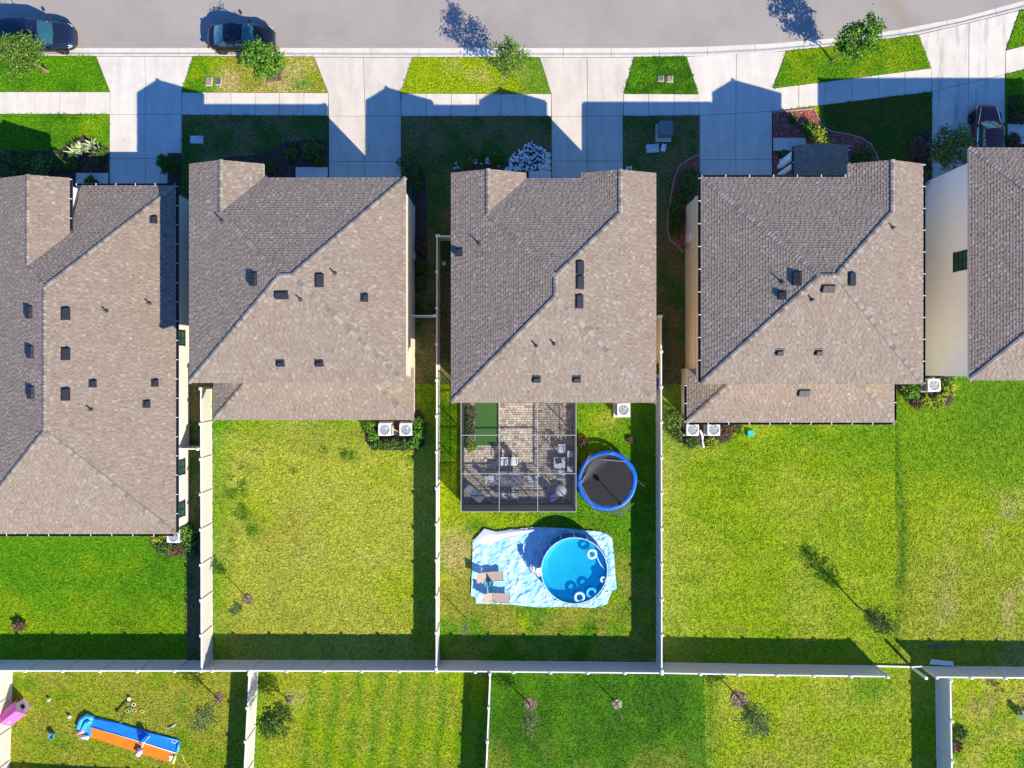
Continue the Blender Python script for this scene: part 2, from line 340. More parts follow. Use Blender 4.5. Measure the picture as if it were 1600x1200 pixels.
# ------------------------------------------------------------------ lawns: turf colour laid out per yard, plus real blades
GD, GB_, YG, YL, ST_, DK, OL = (np.array(c) for c in ((0.040, 0.132, 0.003), (0.085, 0.235, 0.003), (0.265, 0.355, 0.004), (0.355, 0.375, 0.035), (0.45, 0.36, 0.13), (0.02, 0.06, 0.006), (0.29, 0.27, 0.035)))
def mixc(a, b, t): return a + (b - a) * t[..., None]
def base(c, n): return np.broadcast_to(c, n.shape + (3,)).astype(float)
def f_green(x, y): n = fbm(x, y, 90, 3); c = base(GB_, n); c = mixc(c, GD, sstep(0.45, 0.75, n)); return mixc(c, YG, 0.5 * sstep(0.55, 0.8, fbm(x, y, 60, 9)))
def f_h1(x, y): c = f_green(x, y); return mixc(c, YG, 0.35 * sstep(900, 985, y))
def f_h2(x, y):
    n = fbm(x, y, 80, 21); c = mixc(base(YL, n), OL, 0.55 * sstep(0.4, 0.7, n)); c = mixc(c, YG, 0.7 * sstep(0.5, 0.75, fbm(x, y, 70, 31)))
    g = np.clip(1 - (x - 334) / (20 + 40 * fbm(x, y, 40, 4)), 0, 1) * 0.8 + np.clip(1 - (y - 655) / 60, 0, 1) * 0.55 * (y > 600)
    c = mixc(c, GB_, np.clip(g, 0, 1)); c = mixc(c, ST_, 0.15 * sstep(0.55, 0.75, fbm(x, y, 50, 41)))
    sp = np.exp(-((x - 372) / 22) ** 2 - ((y - 780) / 55) ** 2) * sstep(0.45, 0.6, fbm(x, y, 16, 8))
    for cx, cy, r in ((538, 711, 7), (553, 712, 7), (505, 703, 6), (458, 735, 5), (395, 828, 9), (640, 717, 5)): sp = sp + np.exp(-((x - cx) ** 2 + (y - cy) ** 2) / r ** 2)
    return mixc(c, GD, np.clip(sp * 1.7, 0, 1) * 0.9)
def f_h3(x, y):
    n = fbm(x, y, 50, 51); c = mixc(base(YG, n), GB_, sstep(0.4, 0.62, n)); c = mixc(c, GB_, sstep(850, 990, x) * (y < 830) * 0.9); c = mixc(c, GD, 0.5 * sstep(0.5, 0.7, fbm(x, y, 25, 5)) * (x > 880))
    c = mixc(c, OL, sstep(800, 930, y) * 0.8 * sstep(0.3, 0.6, fbm(x, y, 45, 6)))
    tan = np.exp(-((x - 712) / 26) ** 2 - ((y - 862) / 30) ** 2); c = mixc(c, ST_, np.clip(tan * 1.1, 0, 0.8)); c = mixc(c, YL, 0.7 * np.exp(-((x - 950) / 22) ** 2 - ((y - 655) / 18) ** 2))
    sp = 0
    for cx, cy, r in ((885, 984, 8), (925, 978, 10), (838, 974, 6), (968, 955, 8)): sp = sp + np.exp(-((x - cx) ** 2 + (y - cy) ** 2) / r ** 2)
    return mixc(c, GD, np.clip(sp, 0, 1) * 0.8)
def f_h4(x, y):
    n = fbm(x, y, 75, 61); c = mixc(base(YG, n), YL, 0.5 * sstep(0.5, 0.72, n)); c = mixc(c, GB_, 0.22 * stripes(y, 30, 0.06, x)); g = np.clip(1 - (y - 655) / 110, 0, 1) * sstep(0.3, 0.6, fbm(x, y, 60, 62)); c = mixc(c, GB_, 0.85 * g)
    c = mixc(c, ST_, 0.25 * np.clip(1 - (x - 1030) / 60, 0, 1)); return mixc(c, GB_, 0.3 * sstep(0.55, 0.72, fbm(x, y, 35, 63)))
def f_h5(x, y):
    n = fbm(x, y, 85, 71); c = mixc(base(YG, n), OL, sstep(760, 930, y) * 0.4); c = mixc(c, GB_, 0.65 - 0.65 * sstep(690, 800, y + 90 * (n - 0.5) - 0.25 * (x - 1450)))
    c = mixc(c, GD, 0.6 * (1 - sstep(600, 760, y)) * sstep(1440, 1530, x)); c = mixc(c, ST_, 0.7 * sstep(0.47, 0.7, fbm(x, y, 60, 72)) * sstep(1440, 1560, x + (y - 850) * 0.2) * sstep(740, 830, y))
    return mixc(c, GD, 0.8 * np.exp(-((x - 1402 - 8 * np.sin(y / 60)) / 9) ** 2) * sstep(0.3, 0.5, fbm(x, y, 50, 73) + 0.12))
def stripes(x, per, sl, y): return 0.5 + 0.5 * np.sin((x + sl * y) / per * 2 * np.pi)
def f_bl1(x, y): n = fbm(x, y, 45, 81); c = mixc(base(YG * 0.85, n), OL, 0.3 + 0.4 * sstep(0.4, 0.6, n)); return mixc(c, GB_, 0.6 * sstep(0.52, 0.7, fbm(x, y, 30, 82)))
def f_bl2(x, y):
    n = fbm(x, y, 60, 91); c = mixc(base(YG, n), OL, 0.45 * sstep(0.4, 0.65, n)); c = mixc(c, GB_, 0.7 * stripes(x, 34, 0.12, y) ** 2 * (x > 470)); c = mixc(c, GB_, 0.75 * np.clip(1 - (x - 398) / 30, 0, 1)); return mixc(c, ST_, 0.6 * np.exp(-((x - 463) / 15) ** 2 - ((y - 1090) / 14) ** 2))
def f_bl3(x, y):
    n = fbm(x, y, 70, 101); c = mixc(base(GB_ * 0.85, n), GD, sstep(0.4, 0.65, n)); c = mixc(c, GD, 0.75 * stripes(x, 56, 0.05, y)); c = mixc(c, OL, 0.45 * sstep(1130, 1210, y) * sstep(0.4, 0.6, fbm(x, y, 40, 102))); return mixc(c, GB_, 0.5 * np.exp(-((x - 1085) / 14) ** 2))
def f_bl4(x, y):
    n = fbm(x, y, 60, 111); c = mixc(base(YG, n), YL, 0.6 * sstep(0.4, 0.65, n)); c = mixc(c, GB_, 0.75 * np.exp(-((x - 1110) / 12) ** 2)); c = mixc(c, GB_, 0.7 * np.exp(-((x - 1360) / 40) ** 2 - ((y - 1075) / 26) ** 2)); return mixc(c, OL, 0.5 * sstep(1100, 1170, y) * sstep(0.4, 0.6, fbm(x, y, 45, 112)))
def f_bl5(x, y):
    n = fbm(x, y, 30, 121); c = mixc(base(YG, n), YL, sstep(0.4, 0.6, n)); c = mixc(c, np.array((0.26, 0.17, 0.08)), 0.75 * sstep(0.52, 0.68, fbm(x, y, 22, 122)) * (1 - sstep(1080, 1130, y) * 0.7)); return mixc(c, GB_, 0.8 * sstep(0.52, 0.7, fbm(x, y, 40, 123)) * sstep(1100, 1150, y))
def f_v1(x, y): return f_green(x, y) * 1.05
def f_v2(x, y):
    n = fbm(x, y, 40, 131); c = mixc(base(OL, n), ST_, 0.85 * sstep(0.42, 0.62, n)); c = mixc(c, GB_, 1 - sstep(325, 365, x + 22 * (n - 0.5)))
    c = mixc(c, YG, 0.7 * sstep(0.5, 0.66, fbm(x, y, 24, 133))); return mixc(c, GB_, 0.9 * np.exp(-((x - 472) / 16) ** 2 - ((y - 133) / 10) ** 2))
def f_v3(x, y):
    n = fbm(x, y, 45, 141); c = mixc(base(YG, n), ST_, 0.6 * sstep(0.45, 0.65, n)); c = mixc(c, YG, 0.8 * np.exp(-((x - 672) / 16) ** 2)); return mixc(c, GB_, 0.8 * sstep(790, 835, x) * sstep(0.3, 0.5, n))
def f_v4(x, y): n = fbm(x, y, 14, 151); return mixc(mixc(base(GB_, n), GD, sstep(0.35, 0.65, n)), GD, 0.8 * sstep(1020, 1024, x) * sstep(0.3, 0.6, n) + 0.5 * np.exp(-((x - 1021) / 1.6) ** 2))
def f_v5(x, y): n = fbm(x, y, 50, 161); c = mixc(base(YG * 0.9, n), GB_, 0.3 + 0.7 * sstep(0.42, 0.65, n)); return mixc(c, GB_, 0.7 * sstep(1390, 1450, x))
def f_shade(x, y): n = fbm(x, y, 30, 171); return mixc(base(GB_ * 0.5 + 0.02, n), OL * 0.5 + np.array((0.04, 0.025, 0.04)), sstep(0.35, 0.6, n))  # turf colour dulled and darkened for yards lying in shade
def f_shade_dk(x, y): n = fbm(x, y, 30, 181); c = mixc(base(GD * 0.8 + 0.012, n), OL * 0.4, 0.7 * sstep(0.4, 0.65, n)); return mixc(c, YG, 1 - sstep(1276, 1288, x))  # house shade painted into the turf, yellow-green where the sunlit sliver falls
LAWN_BLOCK = []           # footprints where no blades are needed (under houses, patios, beds)
BLADES = []
def lawn(poly, fn, dens=62, z=0.05, step=12):
    pw = gp(poly); me = bpy.data.meshes.new('lawn'); bm = bmesh.new(); bm.faces.new([bm.verts.new((p[0], p[1], z)) for p in pw]); bm.normal_update()
    bm.faces.ensure_lookup_table()
    if bm.faces[0].normal.z < 0: bm.faces[0].normal_flip()
    x0, x1 = min(p[0] for p in pw), max(p[0] for p in pw); y0, y1 = min(p[1] for p in pw), max(p[1] for p in pw); s = step / PPM
    for ax, lo, hi in ((0, x0, x1), (1, y0, y1)):
        k = lo + s
        while k < hi - 0.01:
            co = (k, 0, 0) if ax == 0 else (0, k, 0); no = (1, 0, 0) if ax == 0 else (0, 1, 0)
            bmesh.ops.bisect_plane(bm, geom=bm.verts[:] + bm.edges[:] + bm.faces[:], plane_co=co, plane_no=no); k += s
    r_ = bmesh.ops.extrude_edge_only(bm, edges=[e for e in bm.edges if e.is_boundary])
    for v in r_['geom']:
        if isinstance(v, bmesh.types.BMVert): v.co.z -= 0.16
    bm.to_mesh(me); bm.free(); me.materials.append(M_turf)
    co = np.empty(len(me.vertices) * 3); me.vertices.foreach_get('co', co); co = co.reshape(-1, 3)
    col = np.ones((len(co), 4)); col[:, :3] = fn(co[:, 0] * PPM + NX, -co[:, 1] * PPM + NY) * 0.92
    at = me.attributes.new('turf', 'FLOAT_COLOR', 'POINT'); at.data.foreach_set('color', col.ravel().astype(np.float32))
    o = struct(link('lawn', me)); BLADES.append((pw, fn, dens, z, (x0, x1, y0, y1))); return o
def grow_blades():
    V = []; C = []
    for pw, fn, dens, z, (x0, x1, y0, y1) in BLADES:
        x0, x1, y0, y1 = max(x0, -37.5), min(x1, 37.5), max(y0, -28.6), min(y1, 26)
        if x1 <= x0 or y1 <= y0: continue
        n = int((x1 - x0) * (y1 - y0) * dens); X = RNG.uniform(x0, x1, n); Y = RNG.uniform(y0, y1, n); ok = inpoly(X, Y, pw)
        for q in LAWN_BLOCK: ok &= ~inpoly(X, Y, q)
        X, Y = X[ok], Y[ok]; n = len(X); col = fn(X * PPM + NX, -Y * PPM + NY)
        for k in range(3):
            a = RNG.uniform(0, 2 * np.pi, n); L = RNG.uniform(0.06, 0.15, n); w = RNG.uniform(0.018, 0.042, n); h = RNG.uniform(0.02, 0.085, n)
            bx, by = X + RNG.normal(0, 0.035, n), Y + RNG.normal(0, 0.035, n); dx, dy = np.cos(a), np.sin(a)
            p0 = np.stack([bx - dy * w, by + dx * w, np.full(n, z + 0.004)], 1); p1 = np.stack([bx + dy * w, by - dx * w, np.full(n, z + 0.004)], 1); p2 = np.stack([bx + dx * L, by + dy * L, z + h], 1)
            V.append(np.stack([p0, p1, p2], 1)); C.append(np.clip(col * RNG.uniform(0.68, 1.45, n)[:, None], 0, 0.7))
    V = np.concatenate(V).reshape(-1, 3); C = np.concatenate(C); n = len(C)
    me = bpy.data.meshes.new('grass'); me.vertices.add(n * 3); me.vertices.foreach_set('co', V.ravel().astype(np.float32))
    me.loops.add(n * 3); me.loops.foreach_set('vertex_index', np.arange(n * 3, dtype=np.int32)); me.polygons.add(n); me.polygons.foreach_set('loop_start', np.arange(0, n * 3, 3, dtype=np.int32))
    me.update(); me.validate(); col = np.ones((n * 3, 4)); col[:, :3] = np.repeat(C, 3, 0)
    at = me.attributes.new('turf', 'FLOAT_COLOR', 'POINT'); at.data.foreach_set('color', col.ravel().astype(np.float32)); me.materials.append(M_turf)
    stuff(tag(link('grass', me), 'short lawn grass growing over all the yards and verges', 'grass')); print('blades', n)
# verges
lawn([(-60, 89), (150.5, 89), (172, 143.6), (-60, 143.4)], f_v1, z=0.115)
lawn([(302.5, 89.5), (490.5, 90), (512.5, 145), (285, 144)], f_v2, z=0.115)
lawn([(645.5, 91), (842.5, 91), (860.5, 146.6), (626.5, 146)], f_v3, z=0.115)
lawn([(991.5, 90.2), (1071.5, 89.6), (1090.5, 147), (974.5, 146.8)], f_v4, dens=110, z=0.115)
lawn([(1228.5, 81), (1310, 72.8), (1434, 55.5), (1453.5, 106.6), (1207.5, 137.8)], f_v5, z=0.115)
lawn([(1592, 18), (1700, -10), (1700, 45), (1571, 78.6)], f_v5, z=0.115)
# front yards and side strips
lawn([(-60, 179.5), (171.5, 179.6), (171.5, 300), (-60, 300)], f_v1, z=0.115)
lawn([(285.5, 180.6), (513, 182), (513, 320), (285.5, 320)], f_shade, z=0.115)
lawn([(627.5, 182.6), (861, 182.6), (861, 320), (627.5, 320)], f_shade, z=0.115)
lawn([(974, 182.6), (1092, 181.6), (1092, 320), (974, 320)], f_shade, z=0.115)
lawn([(1206.5, 175.2), (1454.5, 144.8), (1454.5, 320), (1206.5, 320)], f_shade_dk, z=0.115)
lawn([(1570, 117.2), (1700, 84), (1700, 320), (1570, 320)], f_v5, z=0.115)
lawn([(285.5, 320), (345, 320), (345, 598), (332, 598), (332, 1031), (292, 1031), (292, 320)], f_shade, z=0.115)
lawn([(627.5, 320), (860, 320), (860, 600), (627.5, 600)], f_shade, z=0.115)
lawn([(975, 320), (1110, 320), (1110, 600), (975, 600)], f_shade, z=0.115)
lawn([(1400, 320), (1700, 320), (1700, 580), (1400, 580)], f_h5, z=0.115)
# back yards
lawn([(-60, 780), (292, 780), (292, 1031), (-60, 1031)], f_h1)
lawn([(332, 598), (686, 600), (686, 1031), (332, 1031)], f_h2)
lawn([(686, 600), (1025, 600), (1025, 1033), (686, 1031)], f_h3)
lawn([(1025, 600), (1398, 580), (1398, 1039), (1025, 1034)], f_h4)
lawn([(1398, 580), (1700, 580), (1700, 1042), (1398, 1040)], f_h5)
lawn([(-60, 1032), (400, 1032), (392, 1290), (-60, 1290)], f_bl1)
lawn([(400, 1032), (767, 1032), (757, 1290), (392, 1290)], f_bl2)
lawn([(767, 1032), (1100, 1036.5), (1104, 1290), (757, 1290)], f_bl3)
lawn([(1100, 1036.5), (1400, 1040.3), (1461, 1041), (1464, 1290), (1104, 1290)], f_bl4)
lawn([(1461, 1041), (1700, 1042.5), (1700, 1290), (1464, 1290)], f_bl5)

# ------------------------------------------------------------------ planting beds
MULCH = {}
def mulch_mat(name, c): return attr_mat(name, 'tone', [(0, tuple(k * 0.35 for k in c)), (0.5, c), (1, tuple(min(1, k * 1.9) for k in c))], 0.95, 9, 0.25, bump=0.6, bscale=40)
M_mbrown = mulch_mat('mulch_brown', (0.085, 0.055, 0.045)); M_mred = mulch_mat('mulch_red', (0.36, 0.11, 0.09)); M_mpink = mulch_mat('mulch_bleached', (0.22, 0.155, 0.105))
def bed(poly, m, z=0.125, chips=70, edge=None, sz=(0.03, 0.09)):
    pw = gp(poly); b = MB(); b.prism(pw, -0.02, z); b.a = [0.4] * len(b.f)
    x0, x1 = min(p[0] for p in pw), max(p[0] for p in pw); y0, y1 = min(p[1] for p in pw), max(p[1] for p in pw)
    n = int((x1 - x0) * (y1 - y0) * chips); X = RNG.uniform(x0, x1, n); Y = RNG.uniform(y0, y1, n); ok = inpoly(X, Y, offset_poly(pw, 0.06))
    for x, y in zip(X[ok], Y[ok]):
        a = random.uniform(0, 6.3); l, w = random.uniform(*sz), random.uniform(0.015, 0.04); c, s = math.cos(a), math.sin(a); h = z + random.uniform(0.012, 0.05); t = random.uniform(-0.02, 0.02)
        b.add([(x - c * l - s * w, y - s * l + c * w, h - t), (x - c * l + s * w, y - s * l - c * w, h - t), (x + c * l + s * w, y + s * l - c * w, h + t), (x + c * l - s * w, y + s * l + c * w, h + t)], [(0, 1, 2, 3)], random.random())
    o = struct(b.build('mulch_bed', m)); LAWN_BLOCK.append(pw)
    if edge:
        e = MB(); e.tube([(*G(p[0], p[1])[:2], z + 0.02) for p in edge], 0.05, 6); e.build('edging', M_edge, o)
    return o
M_edge = mat('edging_clay', (0.42, 0.27, 0.22), 0.8, var=0.12)
bed([(-60, 238), (40, 236), (92, 236), (130, 212), (171, 232), (171, 300), (-60, 300)], M_mbrown)
bed([(263, 240), (284.5, 240), (284.5, 315), (263, 315)], M_mbrown)
bed([(345, 250), (362, 245), (400, 243), (425, 235), (445, 224), (470, 219.5), (512.5, 218.5), (512.5, 300), (345, 300)], M_mbrown)
bed([(628, 246), (640, 246), (656, 262), (666, 280), (668, 330), (668, 450), (650, 458), (640, 458), (640, 300), (628, 300)], M_mbrown)
bed([(738, 256), (760, 249), (790, 255), (812, 232), (830, 223), (848, 231), (860.5, 246), (860.5, 267), (826, 267), (826, 300), (710, 300), (706, 270)], M_mbrown, chips=20)
E4 = [(1092, 243), (1076, 249), (1062, 260), (1054, 276), (1048, 305), (1043, 335), (1042, 356), (1046, 375), (1057, 384), (1067, 396)]
bed(E4 + [(1080, 396), (1080, 300), (1092, 300)], M_mred, edge=E4)
E5 = [(1206.5, 176.5), (1270, 171), (1276, 184), (1285, 199), (1298, 206.5), (1325, 211), (1345, 216.5), (1360, 227), (1367, 240), (1371, 252), (1372, 270)]
bed(E5 + [(1206.5, 300)], M_mred, chips=110, edge=E5)
bed([(1420, 230), (1432, 212), (1454, 200), (1454, 310), (1420, 310)], M_mbrown)
bed([(1572, 150), (1600, 150), (1660, 146), (1660, 194), (1572, 194)], M_mbrown); bed([(1572, 227), (1660, 227), (1660, 300), (1572, 300)], M_mbrown)
bed([(570, 640), (655, 640), (664, 654), (664, 695), (652, 703), (583, 703), (572, 690)], M_mbrown, chips=60)
bed([(232, 812), (298, 812), (305, 824), (306, 862), (290, 868), (255, 868), (236, 850)], M_mbrown)
bed([(298, 824), (312, 824), (312, 870), (304, 866)], M_mbrown)
bed([(1044, 655), (1075, 640), (1140, 640), (1140, 688), (1112, 697), (1060, 692)], M_mbrown)
bed([(1400, 602), (1440, 588), (1488, 588), (1490, 622), (1478, 636), (1440, 638), (1415, 628)], M_mbrown)
def ring_bed(px, py, r, m=M_mpink):
    r *= 0.8
    bed([(px + r * (1 + 0.12 * random.uniform(-1, 1)) * math.cos(2 * math.pi * k / 16), py + r * (1 + 0.12 * random.uniform(-1, 1)) * math.sin(2 * math.pi * k / 16)) for k in range(16)], m, z=0.085, chips=190); LAWN_BLOCK.pop()
ring_bed(73, 110, 10, M_mred); bed([(417, 119), (420, 108), (442, 107), (441, 128), (417, 129)], mulch_mat('mulch_square', (0.22, 0.12, 0.095)), chips=200)
ring_bed(388, 935, 10); ring_bed(828, 1099, 13); ring_bed(964, 1099, 10, mulch_mat('bare_sand', (0.30, 0.27, 0.16))); ring_bed(1154, 1092, 17); ring_bed(343, 1090, 10); ring_bed(452, 1092, 8); ring_bed(1298, 97, 6, M_mbrown)
ring_bed(790, 122, 6, mulch_mat('pale_gravel', (0.6, 0.55, 0.5)))
# ------------------------------------------------------------------ houses
ROOFS = []
def add_shingles(b, poly, g, z0, ref, s, row=0.15):
    """lay courses on one roof plane: poly is its plan outline, g the up-slope direction, z0 the height where p.g == ref"""
    g = Vector(g); t = Vector((-g.y, g.x)); P = [(Vector(p).dot(g), Vector(p).dot(t)) for p in poly]; n = len(P)
    amin, amax = min(p[0] for p in P), max(p[0] for p in P)
    def iv(a):
        r = []
        for i in range(n):
            (a0, b0), (a1, b1) = P[i], P[(i + 1) % n]
            if (a0 <= a) != (a1 <= a): r.append(b0 + (b1 - b0) * (a - a0) / (a1 - a0))
        return (min(r), max(r)) if len(r) > 1 else None
    a = amin; k = 0; W3 = lambda aa, bb, dz: (g.x * aa + t.x * bb, g.y * aa + t.y * bb, z0 + s * (aa - ref) + dz)
    while a < amax - 0.02:
        a1 = min(a + row, amax); i0, i1 = iv(a + 1e-4), iv(a1 - 1e-4)
        if not i0: i0 = i1
        if not i1: i1 = i0
        if not i0: a = a1; continue
        lo, hi = min(i0[0], i1[0]), max(i0[1], i1[1]); bb = lo - random.uniform(0, 0.3); alt = k % 2
        while bb < hi:
            alt ^= 1; w = random.uniform(0.1, 0.27) if alt else random.uniform(0.06, 0.2); c = lambda q, i: min(max(q, i[0]), i[1])
            l0, r0, l1, r1 = c(bb + 0.004, i0), c(bb + w - 0.004, i0), c(bb + 0.004, i1), c(bb + w - 0.004, i1)
            if r0 - l0 + r1 - l1 > 0.02:
                h = (0.036 if alt else 0.022) + random.uniform(-0.006, 0.006); tn = min(1, max(0, random.gauss(0.585 if alt else 0.485, 0.075)))
                b.add([W3(a - 0.012, l0, h), W3(a - 0.012, r0, h), W3(a1, r1, h * 0.45), W3(a1, l1, h * 0.45), W3(a - 0.008, l0, -0.004), W3(a - 0.008, r0, -0.004)],
                      [(0, 3, 2, 1), (0, 1, 5, 4)], tn)
            bb += w
        a = a1; k += 1
def cap_line(b, p, q, s, hip=True):
    p, q = Vector(p), Vector(q); d = q - p; L = d.length; d.normalize()
    if p.z > q.z + 0.01: p, q = q, p; d = -d
    n = Vector((-d.y, d.x, 0)).normalized() * 0.125; dr = Vector((0, 0, -s * 0.125 * (0.72 if hip else 1.0))); m = max(1, int(L / 0.2))
    for i in range(m):
        a, c = p + d * (L * i / m - 0.02), p + d * (L * (i + 1) / m + 0.03); u = Vector((0, 0, 0.085)); w = Vector((0, 0, 0.06)); tn = random.random()
        b.add([a + u, a + n + dr + u, c + n + dr + w, c + w, a - n + dr + u, c - n + dr + w, a + n + dr, a - n + dr], [(0, 3, 2, 1), (0, 4, 5, 3), (0, 1, 6), (0, 7, 4)], tn)
def slab_poly(b, pts3, th):
    n = len(pts3)
    b.add([(p[0], p[1], p[2] - 0.01) for p in pts3] + [(p[0], p[1], p[2] - th) for p in pts3], [tuple(range(n)), tuple(range(2 * n - 1, n - 1, -1))] + [(i, n + i, n + (i + 1) % n, (i + 1) % n) for i in range(n)])
_h = MB(); _h.box((0, 0, 0), (0.04, 0.15, 0.012)); HANG = _h.mesh('hanger', M_white)
def house(label, XL, XR, YF, YB, ze, s, walls, wallm, lw=None, rw=None, ext=None, gut=None, s2=None):
    cx, cy = (XL + XR) / 2, (YF + YB) / 2
    h = thing('house', label, 'house', (cx, cy, 0)); w, d = XR - XL, YF - YB; r = min(w, d) / 2
    if w >= d: R1, R2 = (XL + r, YB + r), (XR - r, YB + r)
    else: R1, R2 = (XL + r, YF - r), (XL + r, YB + r)
    zr = ze + s * r; planes = []; caps = []; gab = []
    L = [(XL, YB)]; F = []; Rr = []
    if lw:
        xr, yw, zw = lw; xm = (XL + xr + (zw - ze) / s) / 2; zm = ze + s * (xm - XL); J = (xm, YF - (xm - XL)); V = (xr, YF - (zw - ze) / s)
        left = [(XL, yw), (xm, yw), J, R1] + ([R2] if w < d else []) + [(XL, YB)]; front = ([(xr, YF)] if zw > ze else []) + [V, J, R1]
        planes.append(([(xm, yw), (xr, yw), V, J], (-1, 0), zw, -xr)); caps += [((xm, yw, zm), (*J, zm), False), ((*J, zm), (*R1, zr), True)]; gab.append((XL, xr, xm, yw, zm, zw))
    else: left = [(XL, YF), R1] + ([R2] if w < d else []) + [(XL, YB)]; front = [(XL, YF), R1]; caps.append(((XL, YF, ze), (*R1, zr), True))
    Rt = R2 if w >= d else R1
    if w >= d: front.append(R2)
    if rw:
        xl, yw, zw = rw; xm = (XR + xl) / 2; zm = ze + s * (XR - xm); J = (xm, YF - (XR - xm)); V = (xl, YF)
        right = [(xm, yw), (XR, yw), (XR, YB), R2] + ([R1] if w < d else []) + [J]; front += [J, V]
        planes.append(([(xm, yw), J, V, (xl, yw)], (1, 0), ze, xl)); caps += [((xm, yw, zm), (*J, zm), False), ((*J, zm), (*Rt, zr), True)]; gab.append((xl, XR, xm, yw, zm, ze))
    else: right = [(XR, YF), (XR, YB), R2] + ([R1] if w < d else []); front.append((XR, YF)); caps.append(((XR, YF, ze), (*Rt, zr), True))
    back = [(XL, YB), R1 if w >= d else R2, R2, (XR, YB)] if w >= d else [(XL, YB), R2, (XR, YB)]
    caps += [((*R1, zr), (*R2, zr), False), ((XL, YB, ze), (*(R1 if w >= d else R2), zr), True), ((XR, YB, ze), (*R2, zr), True)]
    planes += [(left, (1, 0), ze, XL), (right, (-1, 0), ze, -XR), (front, (0, -1), ze, -YF), (back, (0, 1), ze, YB)]
    if ext:
        ye, y0, z2, el, er = ext; dd = y0 - ye
        planes += [([(el, ye), (el + dd, y0), (er - dd, y0), (er, ye)], (0, 1), z2, ye), ([(el, y0), (el + dd, y0), (el, ye)], (1, 0), z2, el), ([(er, y0), (er, ye), (er - dd, y0)], (-1, 0), z2, -er)]
        caps += [((el, ye, z2), (el + dd, y0, z2 + s * dd), True), ((er, ye, z2), (er - dd, y0, z2 + s * dd), True)]
    sb, cb, db = MB(), MB(), MB()
    for poly, g, z0, ref in planes:
        add_shingles(sb, poly, g, z0, ref, s); slab_poly(db, [(p[0], p[1], z0 + s * (p[0] * g[0] + p[1] * g[1] - ref)) for p in poly], 0.15)
    for p, q, hp in caps:
        if (Vector(p) - Vector(q)).length > 0.1: cap_line(cb, p, q, s, hp)
    deck = db.build('roof', M_fascia, h, fix=True); stuff(sb.build('shingles', M_shingle, deck)); stuff(cb.build('ridge_caps', M_cap_sh, deck))
    wl, wr, wf, wb = walls; wm = MB(); wm.prism([(wl, wb), (wr, wb), (wr, wf), (wl, wf)], -0.1, ze - 0.12)
    for (gx0, gx1, gm, yw, zm, zw) in gab:
        a = max(gx0 + 0.3, wl); c = min(gx1 - 0.3, wr); y1 = yw - 0.35
        wm.box(((a + c) / 2, (wf + y1) / 2 - 0.5, ze / 2 - 0.1), (c - a, y1 - wf + 1.0, ze - 0.2))
        wm.add([(a, y1, ze - 0.22), (c, y1, ze - 0.22), (gm, y1, zm - 0.3), (a, y1 - 0.2, ze - 0.22), (c, y1 - 0.2, ze - 0.22), (gm, y1 - 0.2, zm - 0.3)], [(0, 1, 2), (5, 4, 3), (0, 2, 5, 3), (1, 4, 5, 2)])
        if zw > ze: wm.box((c - 0.1, (yw - 0.35 + YF - 3.2) / 2, (ze + zw) / 2 - 0.15), (0.2, yw - 0.35 - YF + 3.2, zw - ze + 0.1))
    if ext: wm.prism([(el + 0.3, ye + 0.3), (er - 0.3 + (0.0), ye + 0.3), (er - 0.3, y0), (el + 0.3, y0)], -0.1, z2 - 0.12)
    wall = wm.build('wall', wallm, h, fix=True)
    LAWN_BLOCK.append([(wl, wb), (wr, wb), (wr, wf), (wl, wf)])
    if ext: LAWN_BLOCK.append([(el, ye), (er, ye), (er, y0), (el, y0)])
    gd = MB(); gd.box((wl + (wr - wl) * 0.7, wf + 0.03, 1.15), (4.4, 0.06, 2.25)); gd.build('garage_door', M_white, h)
    def zroof(x, y):
        z = min(ze + s * (x - XL), ze + s * (XR - x), ze + s * (YF - y), ze + s * (y - YB))
        if lw and y < lw[1]: z = max(z, min(ze + s * (x - XL), lw[2] + s * (lw[0] - x)))
        if rw and y < rw[1]: z = max(z, min(ze + s * (XR - x), ze + s * (x - rw[0])))
        if ext and y < YB: z = min(ext[2] + s * (y - ext[0]), ext[2] + s * (x - ext[3]), ext[2] + s * (ext[4] - x))
        return z
    def on_roof(px, py):
        z = ze + 0.8
        for _ in range(14): p = G(px, py, z); z = zroof(p.x, p.y)
        p = G(px, py, z); e = 0.05; gr = Vector(((zroof(p.x + e, p.y) - zroof(p.x - e, p.y)) / (2 * e), (zroof(p.x, p.y + e) - zroof(p.x, p.y - e)) / (2 * e), 0))
        up = Vector((gr.x, gr.y, gr.length ** 2)).normalized(); t = Vector((-gr.y, gr.x, 0)).normalized(); nn = t.cross(up); nn = -nn if nn.z < 0 else nn
        return Vector((p.x, p.y, z)) - Vector((cx, cy, 0)), up, t, nn
    h['_s'] = s; ROOFS.append((h, on_roof)); del h['_s']
    if gut:
        gm = MB(); hs = []
        for p, q, z in gut:
            p, q = Vector(p), Vector(q); d = (q - p); Ln = d.length; d.normalize(); o = Vector((d.y, -d.x)) * 0.075
            a, c = p + o, q + o
            gm.bar((*a, z - 0.10), (*c, z - 0.10), 0.13, 0.02)
            for sg in (-1, 1): e = Vector((d.y, -d.x)) * 0.065 * sg; gm.bar((*(a + e), z - 0.045), (*(c + e), z - 0.045), 0.014, 0.12)
            nh = max(2, int(Ln / 1.25))
            for i in range(nh + 1):
                m = a + d * (0.06 + (Ln - 0.12) * i / nh); hs.append((m.x - cx, m.y - cy, z + 0.022, 0 if abs(d.x) > 0.5 else R(90)))
        go = gm.build('gutter', M_dark, h)
        for x_, y_, z_, rz in hs: link('hanger', HANG, go, (x_, y_, z_), rz)
    return h, on_roof, wall
